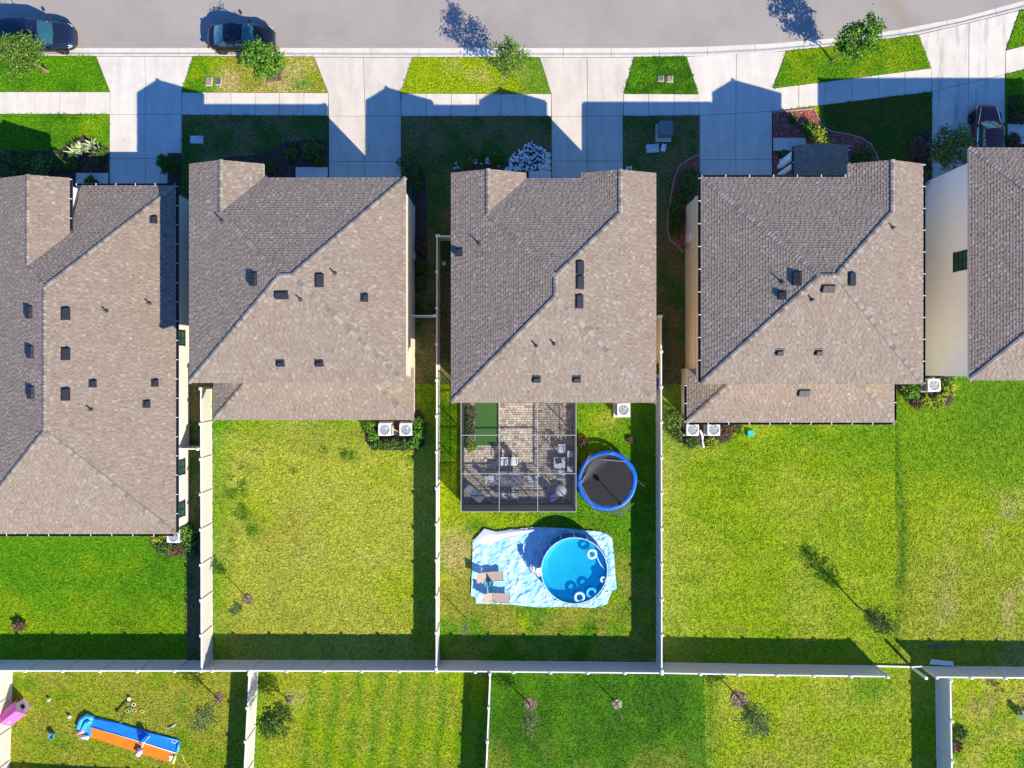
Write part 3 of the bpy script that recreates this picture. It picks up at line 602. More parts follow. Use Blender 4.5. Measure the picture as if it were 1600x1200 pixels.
def pv(h, on_roof, kind, spots):
    for px, py in spots:
        p, up, t, nn = on_roof(px, py); M = Matrix((t, up, nn)).transposed().to_4x4(); M.translation = p + nn * 0.03
        b = MB()
        if kind == 'big':
            for sx in (-1, 1):
                b.add([(sx * 0.012, -0.24, 0), (sx * 0.37, -0.24, 0), (sx * 0.37, 0.22, 0), (sx * 0.012, 0.22, 0), (sx * 0.012, -0.22, 0.16), (sx * 0.35, -0.22, 0.16), (sx * 0.32, 0.15, 0.13), (sx * 0.012, 0.16, 0.13)],
                      [(0, 1, 5, 4), (1, 2, 6, 5), (2, 3, 7, 6), (3, 0, 4, 7), (4, 5, 6, 7)])
            b.box((0, -0.02, 0.008), (0.8, 0.52, 0.016)); b.box((0, -0.03, 0.07), (0.02, 0.38, 0.13)); nm = 'roof_vent'
        elif kind == 'small':
            b.add([(-0.19, -0.17, 0), (0.19, -0.17, 0), (0.19, 0.15, 0), (-0.19, 0.15, 0), (-0.19, -0.17, 0.17), (0.19, -0.17, 0.17), (0.13, 0.08, 0.14), (-0.13, 0.08, 0.14)], [(0, 1, 5, 4), (1, 2, 6, 5), (2, 3, 7, 6), (3, 0, 4, 7), (4, 5, 6, 7)])
            b.box((0, 0, 0.008), (0.52, 0.46, 0.016)); nm = 'roof_vent'
        else:
            Mi = M.to_3x3().transposed(); v = Mi @ Vector((0, 0, 1)); b.tube([(0, 0, 0), v * 0.36], 0.045, 8); b.lathe([(0.13, 0.0), (0.12, 0.03), (0.06, 0.05), (0.05, 0.09)], n=12); nm = 'vent_pipe'
        b.v = [tuple(M @ Vector(v)) for v in b.v]
        b.build(nm, M_ventm if kind != 'pipe' else M_pipe, h, local=True, fix=True)
M_pipe = mat('lead_pipe', (0.06, 0.06, 0.065), 0.6)
M_w1 = mat('stucco_white', (0.72, 0.66, 0.58), 0.9, var=0.03, scale=2, bump=0.15, bscale=40); M_w2 = mat('stucco_cream', (0.66, 0.58, 0.44), 0.9, var=0.03, bump=0.15, bscale=40)
M_w3 = mat('stucco_sand', (0.62, 0.47, 0.26), 0.9, var=0.03, bump=0.15, bscale=40); M_w4 = mat('stucco_tan', (0.84, 0.66, 0.40), 0.9, var=0.03, scale=1.5, bump=0.15, bscale=40); M_w5 = mat('stucco_pale', (0.86, 0.84, 0.82), 0.9, var=0.03, scale=1.2, bump=0.15, bscale=40)
Z, S = 6.4, 0.37; E2 = 2.9
def gl(x0, y0, x1, y1, z): return ((x0, y0), (x1, y1), z)
# house 1: single storey, left edge outside the frame
z1 = 2.75; XR1 = GX(275, z1); YF1, YB1 = GY(290, z1), GY(834, z1); XL1 = 2 * (GX(70, 5.28)) - XR1
h1, r1, w1 = house('low single storey house with a long roof, at the left edge', XL1, XR1, YF1, YB1, z1, 0.37, (XL1 + 0.4, GX(297), YF1 - 0.35, GY(815)), M_w1, lw=(GX(109, 4.0), GY(278, 4.0), 4.0),
    gut=[gl(XR1, YF1, GX(118, z1), YF1, z1), gl(XR1, YB1, XR1, YF1, z1), gl(XL1, YB1, XR1, YB1, z1), gl(GX(109, 4.0), GY(373, 4.0), GX(109, 4.0), GY(279, 4.0), 4.0)])
pv(h1, r1, 'big', [(47, 488), (49, 550), (50, 613), (102, 490), (102, 553), (102, 616)]); pv(h1, r1, 'small', [(240, 343), (145, 599), (242, 598), (229, 631)]); pv(h1, r1, 'pipe', [(167, 486), (234, 474), (143, 640)])
# house 2
XL, XR, YF, YB = GX(296, Z), GX(634, Z), GY(278, Z), GY(598, Z)
h2, r2, w2 = house('two storey house with a cream right wall and a hedge round two air conditioners', XL, XR, YF, YB, Z, S, (XL + 0.4, GX(649), YF - 0.4, YB + 0.4), M_w2, lw=(XL + 2 * (GX(345, 7.25) - XL), GY(256, Z), Z),
    ext=(GY(656, E2), YB + 0.9, E2, XL, XR))
pv(h2, r2, 'big', [(397, 436), (440, 460), (498, 438)]); pv(h2, r2, 'small', [(569, 465), (438, 567), (499, 567)]); pv(h2, r2, 'pipe', [(470, 468), (523, 427), (348, 346)])
# house 3
XL, XR, YF, YB = GX(705, Z), GX(1025, Z), GY(279, Z), GY(629, Z); H3 = (XL, XR, YF, YB)
h3, r3, w3 = house('two storey house with two front gables, in front of the screened patio', XL, XR, YF, YB, Z, S, (XL + 0.45, XR - 0.45, YF - 0.4, YB + 0.4), M_w3, lw=(GX(822, Z), GY(270, Z), Z), rw=(GX(908, Z), GY(270.5, Z), Z))
pv(h3, r3, 'big', [(905, 418), (905, 441), (904, 471)]); pv(h3, r3, 'small', [(838, 592), (901, 592), (717, 394)]); pv(h3, r3, 'pipe', [(838, 540), (866, 537), (749, 381)])
# house 4
XL, XR, YF, YB = GX(1095, Z), GX(1442, Z), GY(277, Z), GY(600, Z)
h4, r4, w4 = house('two storey house with a tan left wall, dark gutters and a small porch roof', XL, XR, YF, YB, Z, S, (GX(1070), XR - 0.4, YF - 0.4, YB + 0.4), M_w4, rw=(XR - 2 * (XR - GX(1395, 7.25)), GY(256, Z), Z),
    ext=(GY(660, E2), YB + 0.9, E2, GX(1073, E2), GX(1397, E2)), gut=[gl(GX(1322, Z), YF, XL, YF, Z), gl(XL, YF, XL, YB, Z), gl(XR, YB, XR, GY(256, Z), Z),
    gl(GX(1073, E2), GY(660, E2), GX(1397, E2), GY(660, E2), E2), gl(GX(1397, E2), GY(660, E2), GX(1397, E2), YB, E2), gl(GX(1073, E2), GY(601, E2), GX(1073, E2), GY(660, E2), E2)])
pv(h4, r4, 'big', [(1246, 435), (1294, 450), (1329, 436), (1256, 613)]); pv(h4, r4, 'small', [(1222, 461), (1218, 550), (1279, 550)]); pv(h4, r4, 'pipe', [(1222, 441), (1268, 468), (1394, 356)])
# house 5
XL, YF, YB = GX(1514, Z), GY(231, Z), GY(594, Z); XR = XL + (YF - YB)
h5, r5, w5 = house('two storey house with a tall pale blank left wall, at the right edge', XL, XR, YF, YB, Z, S, (GX(1440), XR - 0.4, YF - 0.55, YB + 0.2), M_w5)
# porch of house 4
zp = 3.0; b = MB(); db = MB(); xa, xb, y0, y1 = GX(1241, zp), GX(1325, zp), GY(227, zp), GY(281, zp); xm = (xa + xb) / 2
P1 = [(xa, y0), (xm, y0), (xm, y1), (xa, y1)]; P2 = [(xm, y0), (xb, y0), (xb, y1), (xm, y1)]
add_shingles(b, P1, (1, 0), zp, xa, 0.3); add_shingles(b, P2, (-1, 0), zp, -xb, 0.3)
for P, sg, ref in ((P1, 1, xa), (P2, -1, -xb)): slab_poly(db, [(p[0], p[1], zp + 0.3 * (sg * p[0] - ref)) for p in P], 0.15)
pr = db.build('porch_roof', M_fascia, h4, fix=True); stuff(b.build('shingles', M_shingle, pr))
for x_ in (xa - 0.07, xb + 0.07):
    gm = MB(); gm.bar((x_, y0, zp - 0.05), (x_, y1, zp - 0.05), 0.13, 0.1); go = gm.build('gutter', M_dark, h4); o4 = h4.location
    for y_ in (y0 - 0.05, y0 - 0.3, (y0 + y1) / 2, y1 + 0.3): link('hanger', HANG, go, (x_ - o4.x, y_ - o4.y, zp + 0.02), R(90))
for x_, y_ in ((xa + 0.25, y0 - 0.3), (xb - 0.25, y0 - 0.3)):
    c = MB(); c.box((x_, y_, 1.45), (0.26, 0.26, 2.75)); c.box((x_, y_, 0.2), (0.36, 0.36, 0.3)); c.box((x_, y_, 2.75), (0.34, 0.34, 0.16)); c.build('porch_column', M_w5, h4)
for py in (247, 260):
    q = G(1216, py + 15, 0); c = MB(); c.box((q.x, q.y, 1.3), (0.24, 0.24, 2.5)); c.build('porch_column', M_w5, h4)
# windows, seen on the side walls
def window(h, x, y, z, wd, ht, nx, cols=2, rows=2, fr=M_dark):
    f = MB(); t = 0.06
    f.box((x + nx * 0.02, y, z + ht / 2), (t, wd, 0.07)); f.box((x + nx * 0.02, y, z - ht / 2), (t + 0.06, wd + 0.12, 0.08))
    for sgn in (-1, 1): f.box((x + nx * 0.02, y + sgn * wd / 2, z), (t, 0.07, ht))
    for i in range(1, cols): f.box((x + nx * 0.025, y - wd / 2 + wd * i / cols, z), (t, 0.03, ht))
    for i in range(1, rows): f.box((x + nx * 0.025, y, z - ht / 2 + ht * i / rows), (t, wd, 0.04))
    fo = f.build('window', fr, h); g = MB(); g.box((x + nx * 0.012, y, z), (0.02, wd, ht)); g.build('pane', M_glass, fo)
for py in (528, 731, 797): window(h1, GX(297), GY(py, 1.6), 1.55, 0.95, 1.3, 1)
window(h5, GX(1440), GY(408, 4.3), 4.4, 1.15, 1.35, -1, 2, 3)
window(h2, GX(649), GY(300, 1.6), 1.6, 0.9, 1.2, 1)
# decorative band on house 2's right wall, service boxes
b = MB(); b.box((GX(649) + 0.04, (GY(325) + GY(590)) / 2, 2.95), (0.1, 11.4, 0.22)); b.build('wall_band', M_w2, h2)
b = MB(); b.box((GX(1070) - 0.09, GY(372, 1.5), 1.55), (0.18, 0.55, 0.9)); b.build('meter_box', M_white, h4)
b = MB(); b.box((GX(1070) - 0.08, GY(383, 1.2), 1.15), (0.16, 0.4, 0.35)); b.tube([(GX(1070) - 0.1, GY(378, 1), 0.05), (GX(1070) - 0.1, GY(378, 1), 1.1)], 0.025, 6); b.build('cable_box', M_grey, h4)
b = MB(); b.box((GX(1070) - 0.03, (GY(322) + GY(600)) / 2, 3.0), (0.06, 12.1, 0.16)); b.build('wall_band', M_w4, h4)
b = MB(); b.box((GX(649) + 0.1, GY(400, 1.4), 1.4), (0.2, 0.45, 0.7)); b.build('meter_box', M_grey, h2)
# ------------------------------------------------------------------ vinyl fences
def fence(pts, label, h=1.76, group='vinyl privacy fences', gap_at=None):
    P = [Vector(G(*p)[:2]) for p in pts]; c = P[0].lerp(P[-1], 0.5)
    f = thing('fence', label, 'fence', (c.x, c.y, 0), group=group)
    pm = MB(); pm.box((0, 0, (h + 0.03) / 2 + 0.02), (0.15, 0.15, h + 0.06)); pm = pm.mesh('post', M_fence)
    cm = MB(); cm.box((0, 0, 0.02), (0.175, 0.175, 0.04)); cm.add([(-0.075, -0.075, 0.04), (0.075, -0.075, 0.04), (0.075, 0.075, 0.04), (-0.075, 0.075, 0.04), (0, 0, 0.09)], [(0, 1, 4), (1, 2, 4), (2, 3, 4), (3, 0, 4)]); cm = cm.mesh('cap', M_cap)
    def post(p):
        o = link('post', pm, f, (p.x - c.x, p.y - c.y, 0)); link('cap', cm, o, (0, 0, h + 0.07))
    post(P[0]); skip = 0
    for a, b in zip(P, P[1:]):
        d = b - a; L = d.length; n = max(1, round(L / 2.45)); w = L / n; ang = math.atan2(d.y, d.x)
        bm = MB(); nb = max(1, round((w - 0.12) / 0.17)); bw = (w - 0.12) / nb
        for i in range(nb): bm.box((-(w - 0.12) / 2 + bw * (i + 0.5), 0.003 * (i % 2), h / 2 + 0.02), (bw - 0.008, 0.035, h - 0.2))
        bm.box((0, 0, h / 2), (w - 0.12, 0.018, h - 0.22)); bm = bm.mesh('panel', M_fence)
        rm = MB(); rm.box((0, 0, 0), (w - 0.11, 0.075, 0.13)); rm = rm.mesh('rail', M_cap)
        for i in range(n):
            m = a + d * ((i + 0.5) / n); wob = random.uniform(-0.012, 0.012)
            o = link('panel', bm, f, (m.x - c.x, m.y - c.y, wob), ang); link('rail', rm, o, (0, 0, h - 0.05)); link('rail', rm, o, (0, 0, 0.1))
            post(a + d * ((i + 1) / n))
    return f
fence([(331, 606), (332, 1031)], 'sunlit white vinyl fence between the left house and the pale lawn beside it')
fence([(299, 697), (327, 697)], 'short white gate fence closing the gap beside the low left house')
fence([(686, 1028), (687, 376)], 'long fence seen almost from above left of the screened patio yard')
fence([(690, 376), (712, 376)], 'short fence return meeting the left wall of the gabled middle house', group=None)
fence([(651, 496), (684, 496)], 'short fence return between the cream walled house and the long fence')
fence([(1026, 1031), (1025, 497)], 'fence on the right side of the trampoline and pool yard')
fence([(1022, 497), (1013, 497)], 'tiny fence return at the right wall of the gabled middle house')
fence([(-45, 1031.5), (405, 1031.5), (687, 1032), (803, 1033), (1026, 1035), (1200, 1038), (1366, 1040)], 'long rear fence dividing the house yards from the yards below')
fence([(1440, 1041), (1700, 1043)], 'rear fence on the right, past the open gap in the fence line')
b = thing('fence_rail', 'single white bottom rail left lying across the open gap in the rear fence', 'fence rail', G(1395, 1041)); r = MB(); r.bar(G(1369, 1040.3, 0.12), G(1422, 1041.6, 0.12), 0.09, 0.12); r.build('rail', M_cap, b)
g = thing('gate_post', 'lone white fence post standing at the right end of the open gap', 'fence post', G(1424, 1042)); q = G(1424, 1042)
r = MB(); r.box((q.x, q.y, 0.9), (0.14, 0.14, 1.8)); r.box((q.x, q.y, 1.82), (0.18, 0.18, 0.05)); r.build('post', M_cap, g); r = MB(); r.bar(G(1424, 1042, 1.7), G(1440, 1041.2, 1.7), 0.06, 0.1); r.bar(G(1424, 1042, 0.12), G(1440, 1041.2, 0.12), 0.06, 0.1); r.build('rail', M_cap, g)
fence([(1461, 1046), (1465, 1290)], 'grey shaded fence running down from the rear fence in the lower right corner')
fence([(404, 1036), (391, 1290)], 'white fence right of the lawn with the blue and orange water slide')
fence([(767, 1036), (757, 1290)], 'thin edge-on fence between the striped lawn and the deep green lawn')
fence([(20, 1036), (13, 1290)], 'white fence behind the pink playhouse in the lower left corner')
fence([(16, 1229), (140, 1236), (392, 1248)], 'fence below the water slide lawn, just outside the bottom edge')
fence([(-45, 1229), (13, 1229)], 'fence left of the playhouse fence, outside the bottom left corner') if False else None

# ------------------------------------------------------------------ screened patio behind house 3
hp = 2.75; XA, XB = GX(720.5, hp), GX(900, hp); YT, YS = GY(622, hp), GY(799.5, hp)
XM = [XA, GX(780, hp), GX(840, hp), XB]; YM = [YT, GY(680, hp), GY(740, hp), YS]
def screen_mat(name, op):
    m = bpy.data.materials.new(name); m.use_nodes = True; nt = m.node_tree; b = nt.nodes['Principled BSDF']
    b.inputs['Base Color'].default_value = (0.05, 0.05, 0.055, 1); b.inputs['Roughness'].default_value = 0.6; b.inputs['Alpha'].default_value = op; return m
M_scr = screen_mat('insect_screen', 0.13); M_scrw = screen_mat('insect_screen_wall', 0.5); M_net = screen_mat('safety_net', 0.42)
M_wire = mat('screen_wire', (0.035, 0.035, 0.038), 0.6)
M_bronze = mat('bronze_aluminium', (0.045, 0.042, 0.042), 0.4, spec=0.5)
cage = thing('screen_enclosure', 'dark screened patio enclosure with grey roof beams on the back of the gabled house', 'patio enclosure', ((XA + XB) / 2, (YT + YS) / 2, 0))
def one(name, m, f, par=None): b = MB(); f(b); return b.build(name, m, par or cage)
for x_ in XM: one('beam', M_alu, lambda b: b.bar((x_, YT, hp), (x_, YS, hp), 0.036, 0.11))
for y_ in YM[1:]: one('beam', M_alu, lambda b: b.bar((XA, y_, hp - 0.01), (XB, y_, hp - 0.01), 0.036, 0.10))
for x_, y_ in [(x_, YS) for x_ in XM] + [(x_, y_) for x_ in (XA, XB) for y_ in YM[:3]]: one('post', M_bronze, lambda b: b.box((x_, y_, hp / 2 - 0.04), (0.06, 0.06, hp - 0.1)))
for zz in (1.0,):
    one('beam', M_bronze, lambda b: b.bar((XA, YS, zz), (XB, YS, zz), 0.045, 0.05)); [one('beam', M_bronze, lambda b: b.bar((x_, YT, zz), (x_, YS, zz), 0.045, 0.05)) for x_ in (XA, XB)]
for p, q in (((XA, YS), (XB, YS)), ((XB, YS), (XB, YT)), ((XA, YT), (XA, YS))): one('kick_plate', M_bronze, lambda b: b.bar((*p, 0.28), (*q, 0.28), 0.03, 0.5))
for i in range(3):
    for j in range(3): one('screen_panel', M_scr, lambda b: b.add([(XM[i] + .03, YM[j + 1] + .03, hp + .03), (XM[i + 1] - .03, YM[j + 1] + .03, hp + .03), (XM[i + 1] - .03, YM[j] - .03, hp + .03), (XM[i] + .03, YM[j] - .03, hp + .03)], [(0, 1, 2, 3)]))
for i in range(3):
    stuff(one('screen_panel', M_wire, lambda b: [b.box(((XM[i] + XM[i + 1]) / 2, YS, 0.56 + 0.04 * k), (XM[i + 1] - XM[i] - 0.06, 0.006, 0.016)) for k in range(54)]))
    for x_ in (XA, XB): stuff(one('screen_panel', M_wire, lambda b: [b.box((x_, (YM[i] + YM[i + 1]) / 2, 0.56 + 0.04 * k), (0.006, YM[i] - YM[i + 1] - 0.06, 0.016)) for k in range(54)]))
# pavers
M_pav = attr_mat('pavers_buff', 'tone', [(0, (0.21, 0.175, 0.145)), (0.5, (0.47, 0.405, 0.34)), (1, (0.66, 0.58, 0.50))], 0.85, 6, 0.12, bump=0.3, bscale=40)
b = MB(); b.prism([(XA, YS), (XB, YS), (XB, YT), (XA, YT)], -0.02, 0.05); pat = struct(b.build('patio', M_soil)); LAWN_BLOCK.append([(XA, YS), (XB, YS), (XB, YT), (XA, YT)])
pb = MB(); y_ = YS + 0.02; k = 0
while y_ < YT - 0.1:
    x_ = XA + 0.02 - (k % 2) * 0.11; hgt = 0.16
    while x_ < XB - 0.06:
        w = random.choice((0.16, 0.24, 0.24, 0.32)); a, c = max(x_, XA + 0.01), min(x_ + w - 0.012, XB - 0.01)
        if c - a > 0.03:
            z = 0.095 + random.uniform(-0.004, 0.004); u, v = y_ + 0.006, y_ + hgt - 0.006
            pb.add([(a, u, 0.04), (c, u, 0.04), (c, v, 0.04), (a, v, 0.04), (a + .008, u + .008, z), (c - .008, u + .008, z), (c - .008, v - .008, z), (a + .008, v - .008, z)], [(4, 5, 6, 7), (0, 1, 5, 4), (1, 2, 6, 5), (2, 3, 7, 6), (3, 0, 4, 7)], min(1, max(0, random.gauss(0.5, 0.22))))
        x_ += w
    y_ += hgt; k += 1
stuff(pb.build('pavers', M_pav, pat))
M_puttg = mat('putting_turf', (0.035, 0.12, 0.02), 0.9, var=0.12, scale=20, bump=0.2)
b = MB(); b.prism(gp([(742, 623), (779, 623), (779, 696), (744, 696)]), 0.06, 0.125); struct(b.build('putting_green', M_puttg))
M_strip = mulch_mat('mulch_dark', (0.05, 0.035, 0.03)); sb = bed([(726, 640), (741, 640), (743, 700), (727, 700)], M_strip, z=0.13, chips=40)

# outdoor furniture (local frames, copied)
M_fur = mat('furniture_grey', (0.16, 0.165, 0.18), 0.5, var=0.06); M_cush = mat('cushion_pale', (0.62, 0.64, 0.66), 0.9, var=0.08, scale=8); M_slate = mat('sling_slate', (0.14, 0.17, 0.24), 0.7, var=0.08); M_char = mat('charcoal_weave', (0.06, 0.062, 0.07), 0.8, var=0.2, scale=20)
def chair(px, py, rz, label, cush=M_cush, dark=False, grp='dining chairs round the patio table'):
    p = G(px, py, 0.45); t = thing('patio_chair', label, 'chair', (p.x, p.y, 0.095), rz, grp)
    b = MB(); b.box((0, 0, 0.42), (0.5, 0.5, 0.05)); b.build('seat', M_char if dark else M_fur, t, True)
    b = MB(); b.patch(lambda u, v: (-0.22 + 0.44 * u, -0.2 + 0.42 * v, 0.47 + 0.03 * math.sin(math.pi * u) * math.sin(math.pi * v)), 5, 5); b.box((0, 0.0, 0.455), (0.45, 0.43, 0.03)); b.build('cushion', cush, t, True)
    b = MB(); b.patch(lambda u, v: (-0.24 + 0.48 * u, -0.25 - 0.12 * v, 0.45 + 0.45 * v), 4, 4)
    for k in range(6): b.bar((-0.2 + 0.08 * k, -0.235, 0.45), (-0.2 + 0.08 * k, -0.35, 0.86), 0.03, 0.03)
    b.bar((-0.25, -0.37, 0.9), (0.25, -0.37, 0.9), 0.05, 0.05); b.build('backrest', M_char if dark else cush, t, True)
    for sx in (-1, 1):
        for sy in (-1, 1): b = MB(); b.bar((sx * 0.23, sy * 0.23, 0), (sx * 0.23, sy * 0.22, 0.41), 0.04, 0.04); b.build('leg', M_fur, t, True)
        b = MB(); b.bar((sx * 0.27, -0.25, 0.64), (sx * 0.27, 0.22, 0.62), 0.05, 0.035); b.bar((sx * 0.27, 0.22, 0.42), (sx * 0.27, 0.22, 0.62), 0.035, 0.035); b.build('armrest', M_fur, t, True)
    return t
def table(px, py, L, w, h, rz, label, n=9, m=M_fur, grp=None, solid=False):
    p = G(px, py, h); t = thing('patio_table', label, 'table', (p.x, p.y, 0.095), rz, grp)
    if solid: b = MB(); b.box((0, 0, h), (L, w, 0.05)); b.build('tabletop', m, t, True)
    else:
        for i in range(n): b = MB(); b.box((0, -w / 2 + w * (i + 0.5) / n, h), (L, w / n * 0.62, 0.03)); b.build('slat', m, t, True)
    b = MB(); [b.box((s_ * (L / 2 - 0.1), 0, h - 0.05), (0.05, w - 0.05, 0.06)) for s_ in (-1, 1)]; b.build('frame', m, t, True)
    for sx in (-1, 1):
        for sy in (-1, 1): b = MB(); b.box((sx * (L / 2 - 0.1), sy * (w / 2 - 0.08), h / 2), (0.06, 0.06, h)); b.build('leg', m, t, True)
    return t
table(798, 748, 1.75, 1.0, 0.74, 0, 'grey slatted dining table in the middle of the screened patio', 10, M_slate)
chair(788, 722, R(180), 'dining chair at the far side of the patio table, left one of the pair'); chair(804, 722, R(180), 'dining chair at the far side of the patio table, right one of the pair')
chair(768, 748, R(-90), 'dining chair at the left end of the patio table'); chair(829, 748, R(90), 'dining chair at the right end of the patio table')
chair(788, 775, 0, 'dark backed chair at the near side of the table, left one of the pair', dark=True); chair(803, 775, 0, 'dark backed chair at the near side of the table, right one of the pair', dark=True)
b = MB(); q = G(794, 747, 0.78); b.lathe([(0, 0), (0.11, 0), (0.14, 0.08), (0.1, 0.2), (0.12, 0.24), (0, 0.24)], (q.x, q.y, 0.86), 14); tag(b.build('vase', M_char), 'dark round vase on the slatted dining table', 'vase')
# lounge set at the right
def bench(px, py, L, rz, label):
    p = G(px, py, 0.45); t = thing('slatted_bench', label, 'bench', (p.x, p.y, 0.095), rz)
    for i in range(7): b = MB(); b.bar((-L / 2, -0.26, 0.42 + 0.075 * i), (L / 2, -0.26 - 0.02 * i, 0.42 + 0.075 * i), 0.03, 0.045); b.build('slat', M_char, t, True)
    b = MB(); b.box((0, 0, 0.34), (L, 0.55, 0.06)); b.build('seat', M_char, t, True)
    for x0, m in ((-L / 3, M_cush), (0, M_fur), (L / 3, M_cush)): b = MB(); b.box((x0, 0.02, 0.42), (L / 3 - 0.05, 0.5, 0.1)); b.build('cushion', m, t, True)
    for sx in (-1, 1): b = MB(); b.box((sx * (L / 2 - 0.03), 0, 0.28), (0.06, 0.5, 0.5)); b.build('armrest', M_char, t, True)
table(874, 723, 0.75, 0.75, 0.42, 0, 'square pale coffee table with a dark tray on the right of the patio', m=M_cush, solid=True)
q = G(873, 720, 0.52); b = MB(); b.box((q.x, q.y, 0.56), (0.42, 0.36, 0.04), 0.2); [b.box((q.x + dx, q.y, 0.585), (0.02 if dx else 0.42, 0.36, 0.05), 0.2) for dx in (-0.2, 0.2)]; tag(b.build('tray', M_char), 'dark tray on the square coffee table', 'tray')
chair(877, 702, R(180), 'lounge chair with pale cushion above the coffee table', grp='lounge chairs by the coffee table'); chair(876, 739, 0, 'lounge chair with pale cushion below the coffee table', grp='lounge chairs by the coffee table')
bench(892, 721, 1.6, R(90), 'dark slatted bench along the right screen wall')
M_indigo = mat('cushion_indigo', (0.09, 0.10, 0.30), 0.85, var=0.1)
def tub(px, py, rz, m, label, cat, nm):
    p = G(px, py, 0.3); t = thing(nm, label, cat, (p.x, p.y, 0.095), rz); b = MB(); b.box((0, 0, 0.2), (0.55, 0.55, 0.36)); b.build('base', M_char, t, True)
    b = MB(); b.patch(lambda u, v: (-0.27 + 0.54 * u, -0.27 + 0.54 * v, 0.4 + 0.08 * (math.sin(math.pi * u) * math.sin(math.pi * v)) ** 0.4), 6, 6); b.build('cushion', m, t, True)
    b = MB(); b.patch(lambda u, v: (-0.3 + 0.6 * u, -0.3 - 0.1 * v, 0.38 + 0.4 * v), 4, 3); b.bar((-0.3, -0.4, 0.78), (0.3, -0.4, 0.78), 0.06, 0.05); b.build('backrest', M_char, t, True)
tub(864, 775, R(205), M_indigo, 'dark armchair with an indigo cushion in the lower right patio corner', 'armchair', 'armchair')
q = G(877, 766, 0.4); b = MB(); b.lathe([(0, 0.02), (0.33, 0.02), (0.37, 0.12), (0.37, 0.36), (0.3, 0.44), (0, 0.46)], (q.x, q.y, 0.09), 20); tag(b.build('pouf', M_cush, smooth=True), 'round white pouf beside the indigo armchair', 'pouf')
p = G(742, 771, 0.3); t = thing('sun_lounger', 'slate sling lounger set diagonally in the lower left patio corner', 'sun lounger', (p.x, p.y, 0.095), R(-40))
b = MB(); b.box((0.2, 0, 0.3), (0.95, 0.55, 0.03)); b.build('seat', M_slate, t, True); b = MB(); b.patch(lambda u, v: (-0.28 - 0.45 * u, -0.27 + 0.54 * v, 0.31 + 0.3 * u), 3, 3); b.build('backrest', M_slate, t, True)
b = MB(); [b.bar((-0.3, sy * 0.29, 0.31), (0.75, sy * 0.29, 0.31), 0.04, 0.04) for sy in (-1, 1)]; b.bar((0.2, -0.29, 0.32), (0.2, 0.29, 0.32), 0.04, 0.03); b.build('frame', M_fur, t, True)
for sx in (-0.25, 0.65):
    for sy in (-1, 1): b = MB(); b.box((sx, sy * 0.27, 0.15), (0.04, 0.04, 0.3)); b.build('leg', M_fur, t, True)

# ------------------------------------------------------------------ air conditioners
M_acw = mat('ac_enamel', (0.66, 0.67, 0.68), 0.45, var=0.03); M_coil = mat('ac_coil', (0.22, 0.23, 0.25), 0.6, var=0.2, scale=40)
def ac(px, py, label, pad=0.95):
    p = G(px, py, 0.9); t = thing('air_conditioner', label, 'air conditioner', (p.x, p.y, 0.09), random.uniform(-0.04, 0.04), 'air conditioner units behind the houses'); s_ = 0.42
    b = MB(); b.box((0, 0, 0.05), (pad, pad, 0.1)); b.build('pad', M_con, t, True)
    b = MB(); b.box((0, 0, 0.46), (2 * s_ - 0.03, 2 * s_ - 0.03, 0.7)); b.build('coil', M_coil, t, True)
    b = MB(); n = 32; vs = []
    for k in range(n):
        a = 2 * math.pi * k / n; c, s2 = math.cos(a), math.sin(a); q = min(s_ / max(abs(c), 1e-6), s_ / max(abs(s2), 1e-6), s_ * 1.3)
        vs += [(0.335 * c, 0.335 * s2, 0.85), (0.36 * c, 0.36 * s2, 0.88), (q * c, q * s2, 0.87), (q * c, q * s2, 0.8)]
    b.add(vs, [(4 * k + j, 4 * ((k + 1) % n) + j, 4 * ((k + 1) % n) + j + 1, 4 * k + j + 1) for k in range(n) for j in range(3)])
    for sx in (-1, 1):
        for sy in (-1, 1): b.box((sx * (s_ - 0.04), sy * (s_ - 0.04), 0.46), (0.08, 0.08, 0.72))
    b.build('case', M_acw, t, True, fix=True)
    b = MB(); b.disc((0, 0, 0.815), 0.33, 24); b.build('well', M_coil, t, True)
    b = MB(); b.lathe([(0, 0.85), (0.08, 0.85), (0.09, 0.83), (0.09, 0.815)], n=12)
    for k in range(5):
        a = 2 * math.pi * k / 5; b.add([(0.08 * math.cos(a), 0.08 * math.sin(a), 0.82), (0.3 * math.cos(a), 0.3 * math.sin(a), 0.82), (0.31 * math.cos(a + 0.75), 0.31 * math.sin(a + 0.75), 0.845), (0.08 * math.cos(a + 0.6), 0.08 * math.sin(a + 0.6), 0.845)], [(0, 1, 2, 3)])
    b.build('fan', M_grey, t, True)
    b = MB()
    for r_ in (0.12, 0.19, 0.26, 0.32): b.torus((0, 0, 0.875), r_, 0.006, 24, 4)
    for k in range(12): a = math.pi * k / 6; b.bar((0.08 * math.cos(a), 0.08 * math.sin(a), 0.878), (0.34 * math.cos(a), 0.34 * math.sin(a), 0.872), 0.007, 0.007)
    b.build('grille', M_acw, t, True)
ac(271, 838, 'air conditioner half under the gutter of the low left house, among shrubs'); ac(601, 671, 'left one of the two air conditioners in the hedge behind the cream walled house'); ac(634, 671, 'right one of the two air conditioners in the hedge behind the cream walled house')
ac(974, 640, 'air conditioner on a large pad beside the screened patio, above the trampoline', 1.15); ac(1082, 671, 'left one of the two air conditioners beside the white drain pipe'); ac(1115, 671, 'right one of the two air conditioners beside the white drain pipe'); ac(1459, 602, 'air conditioner at the foot of the tall pale wall')

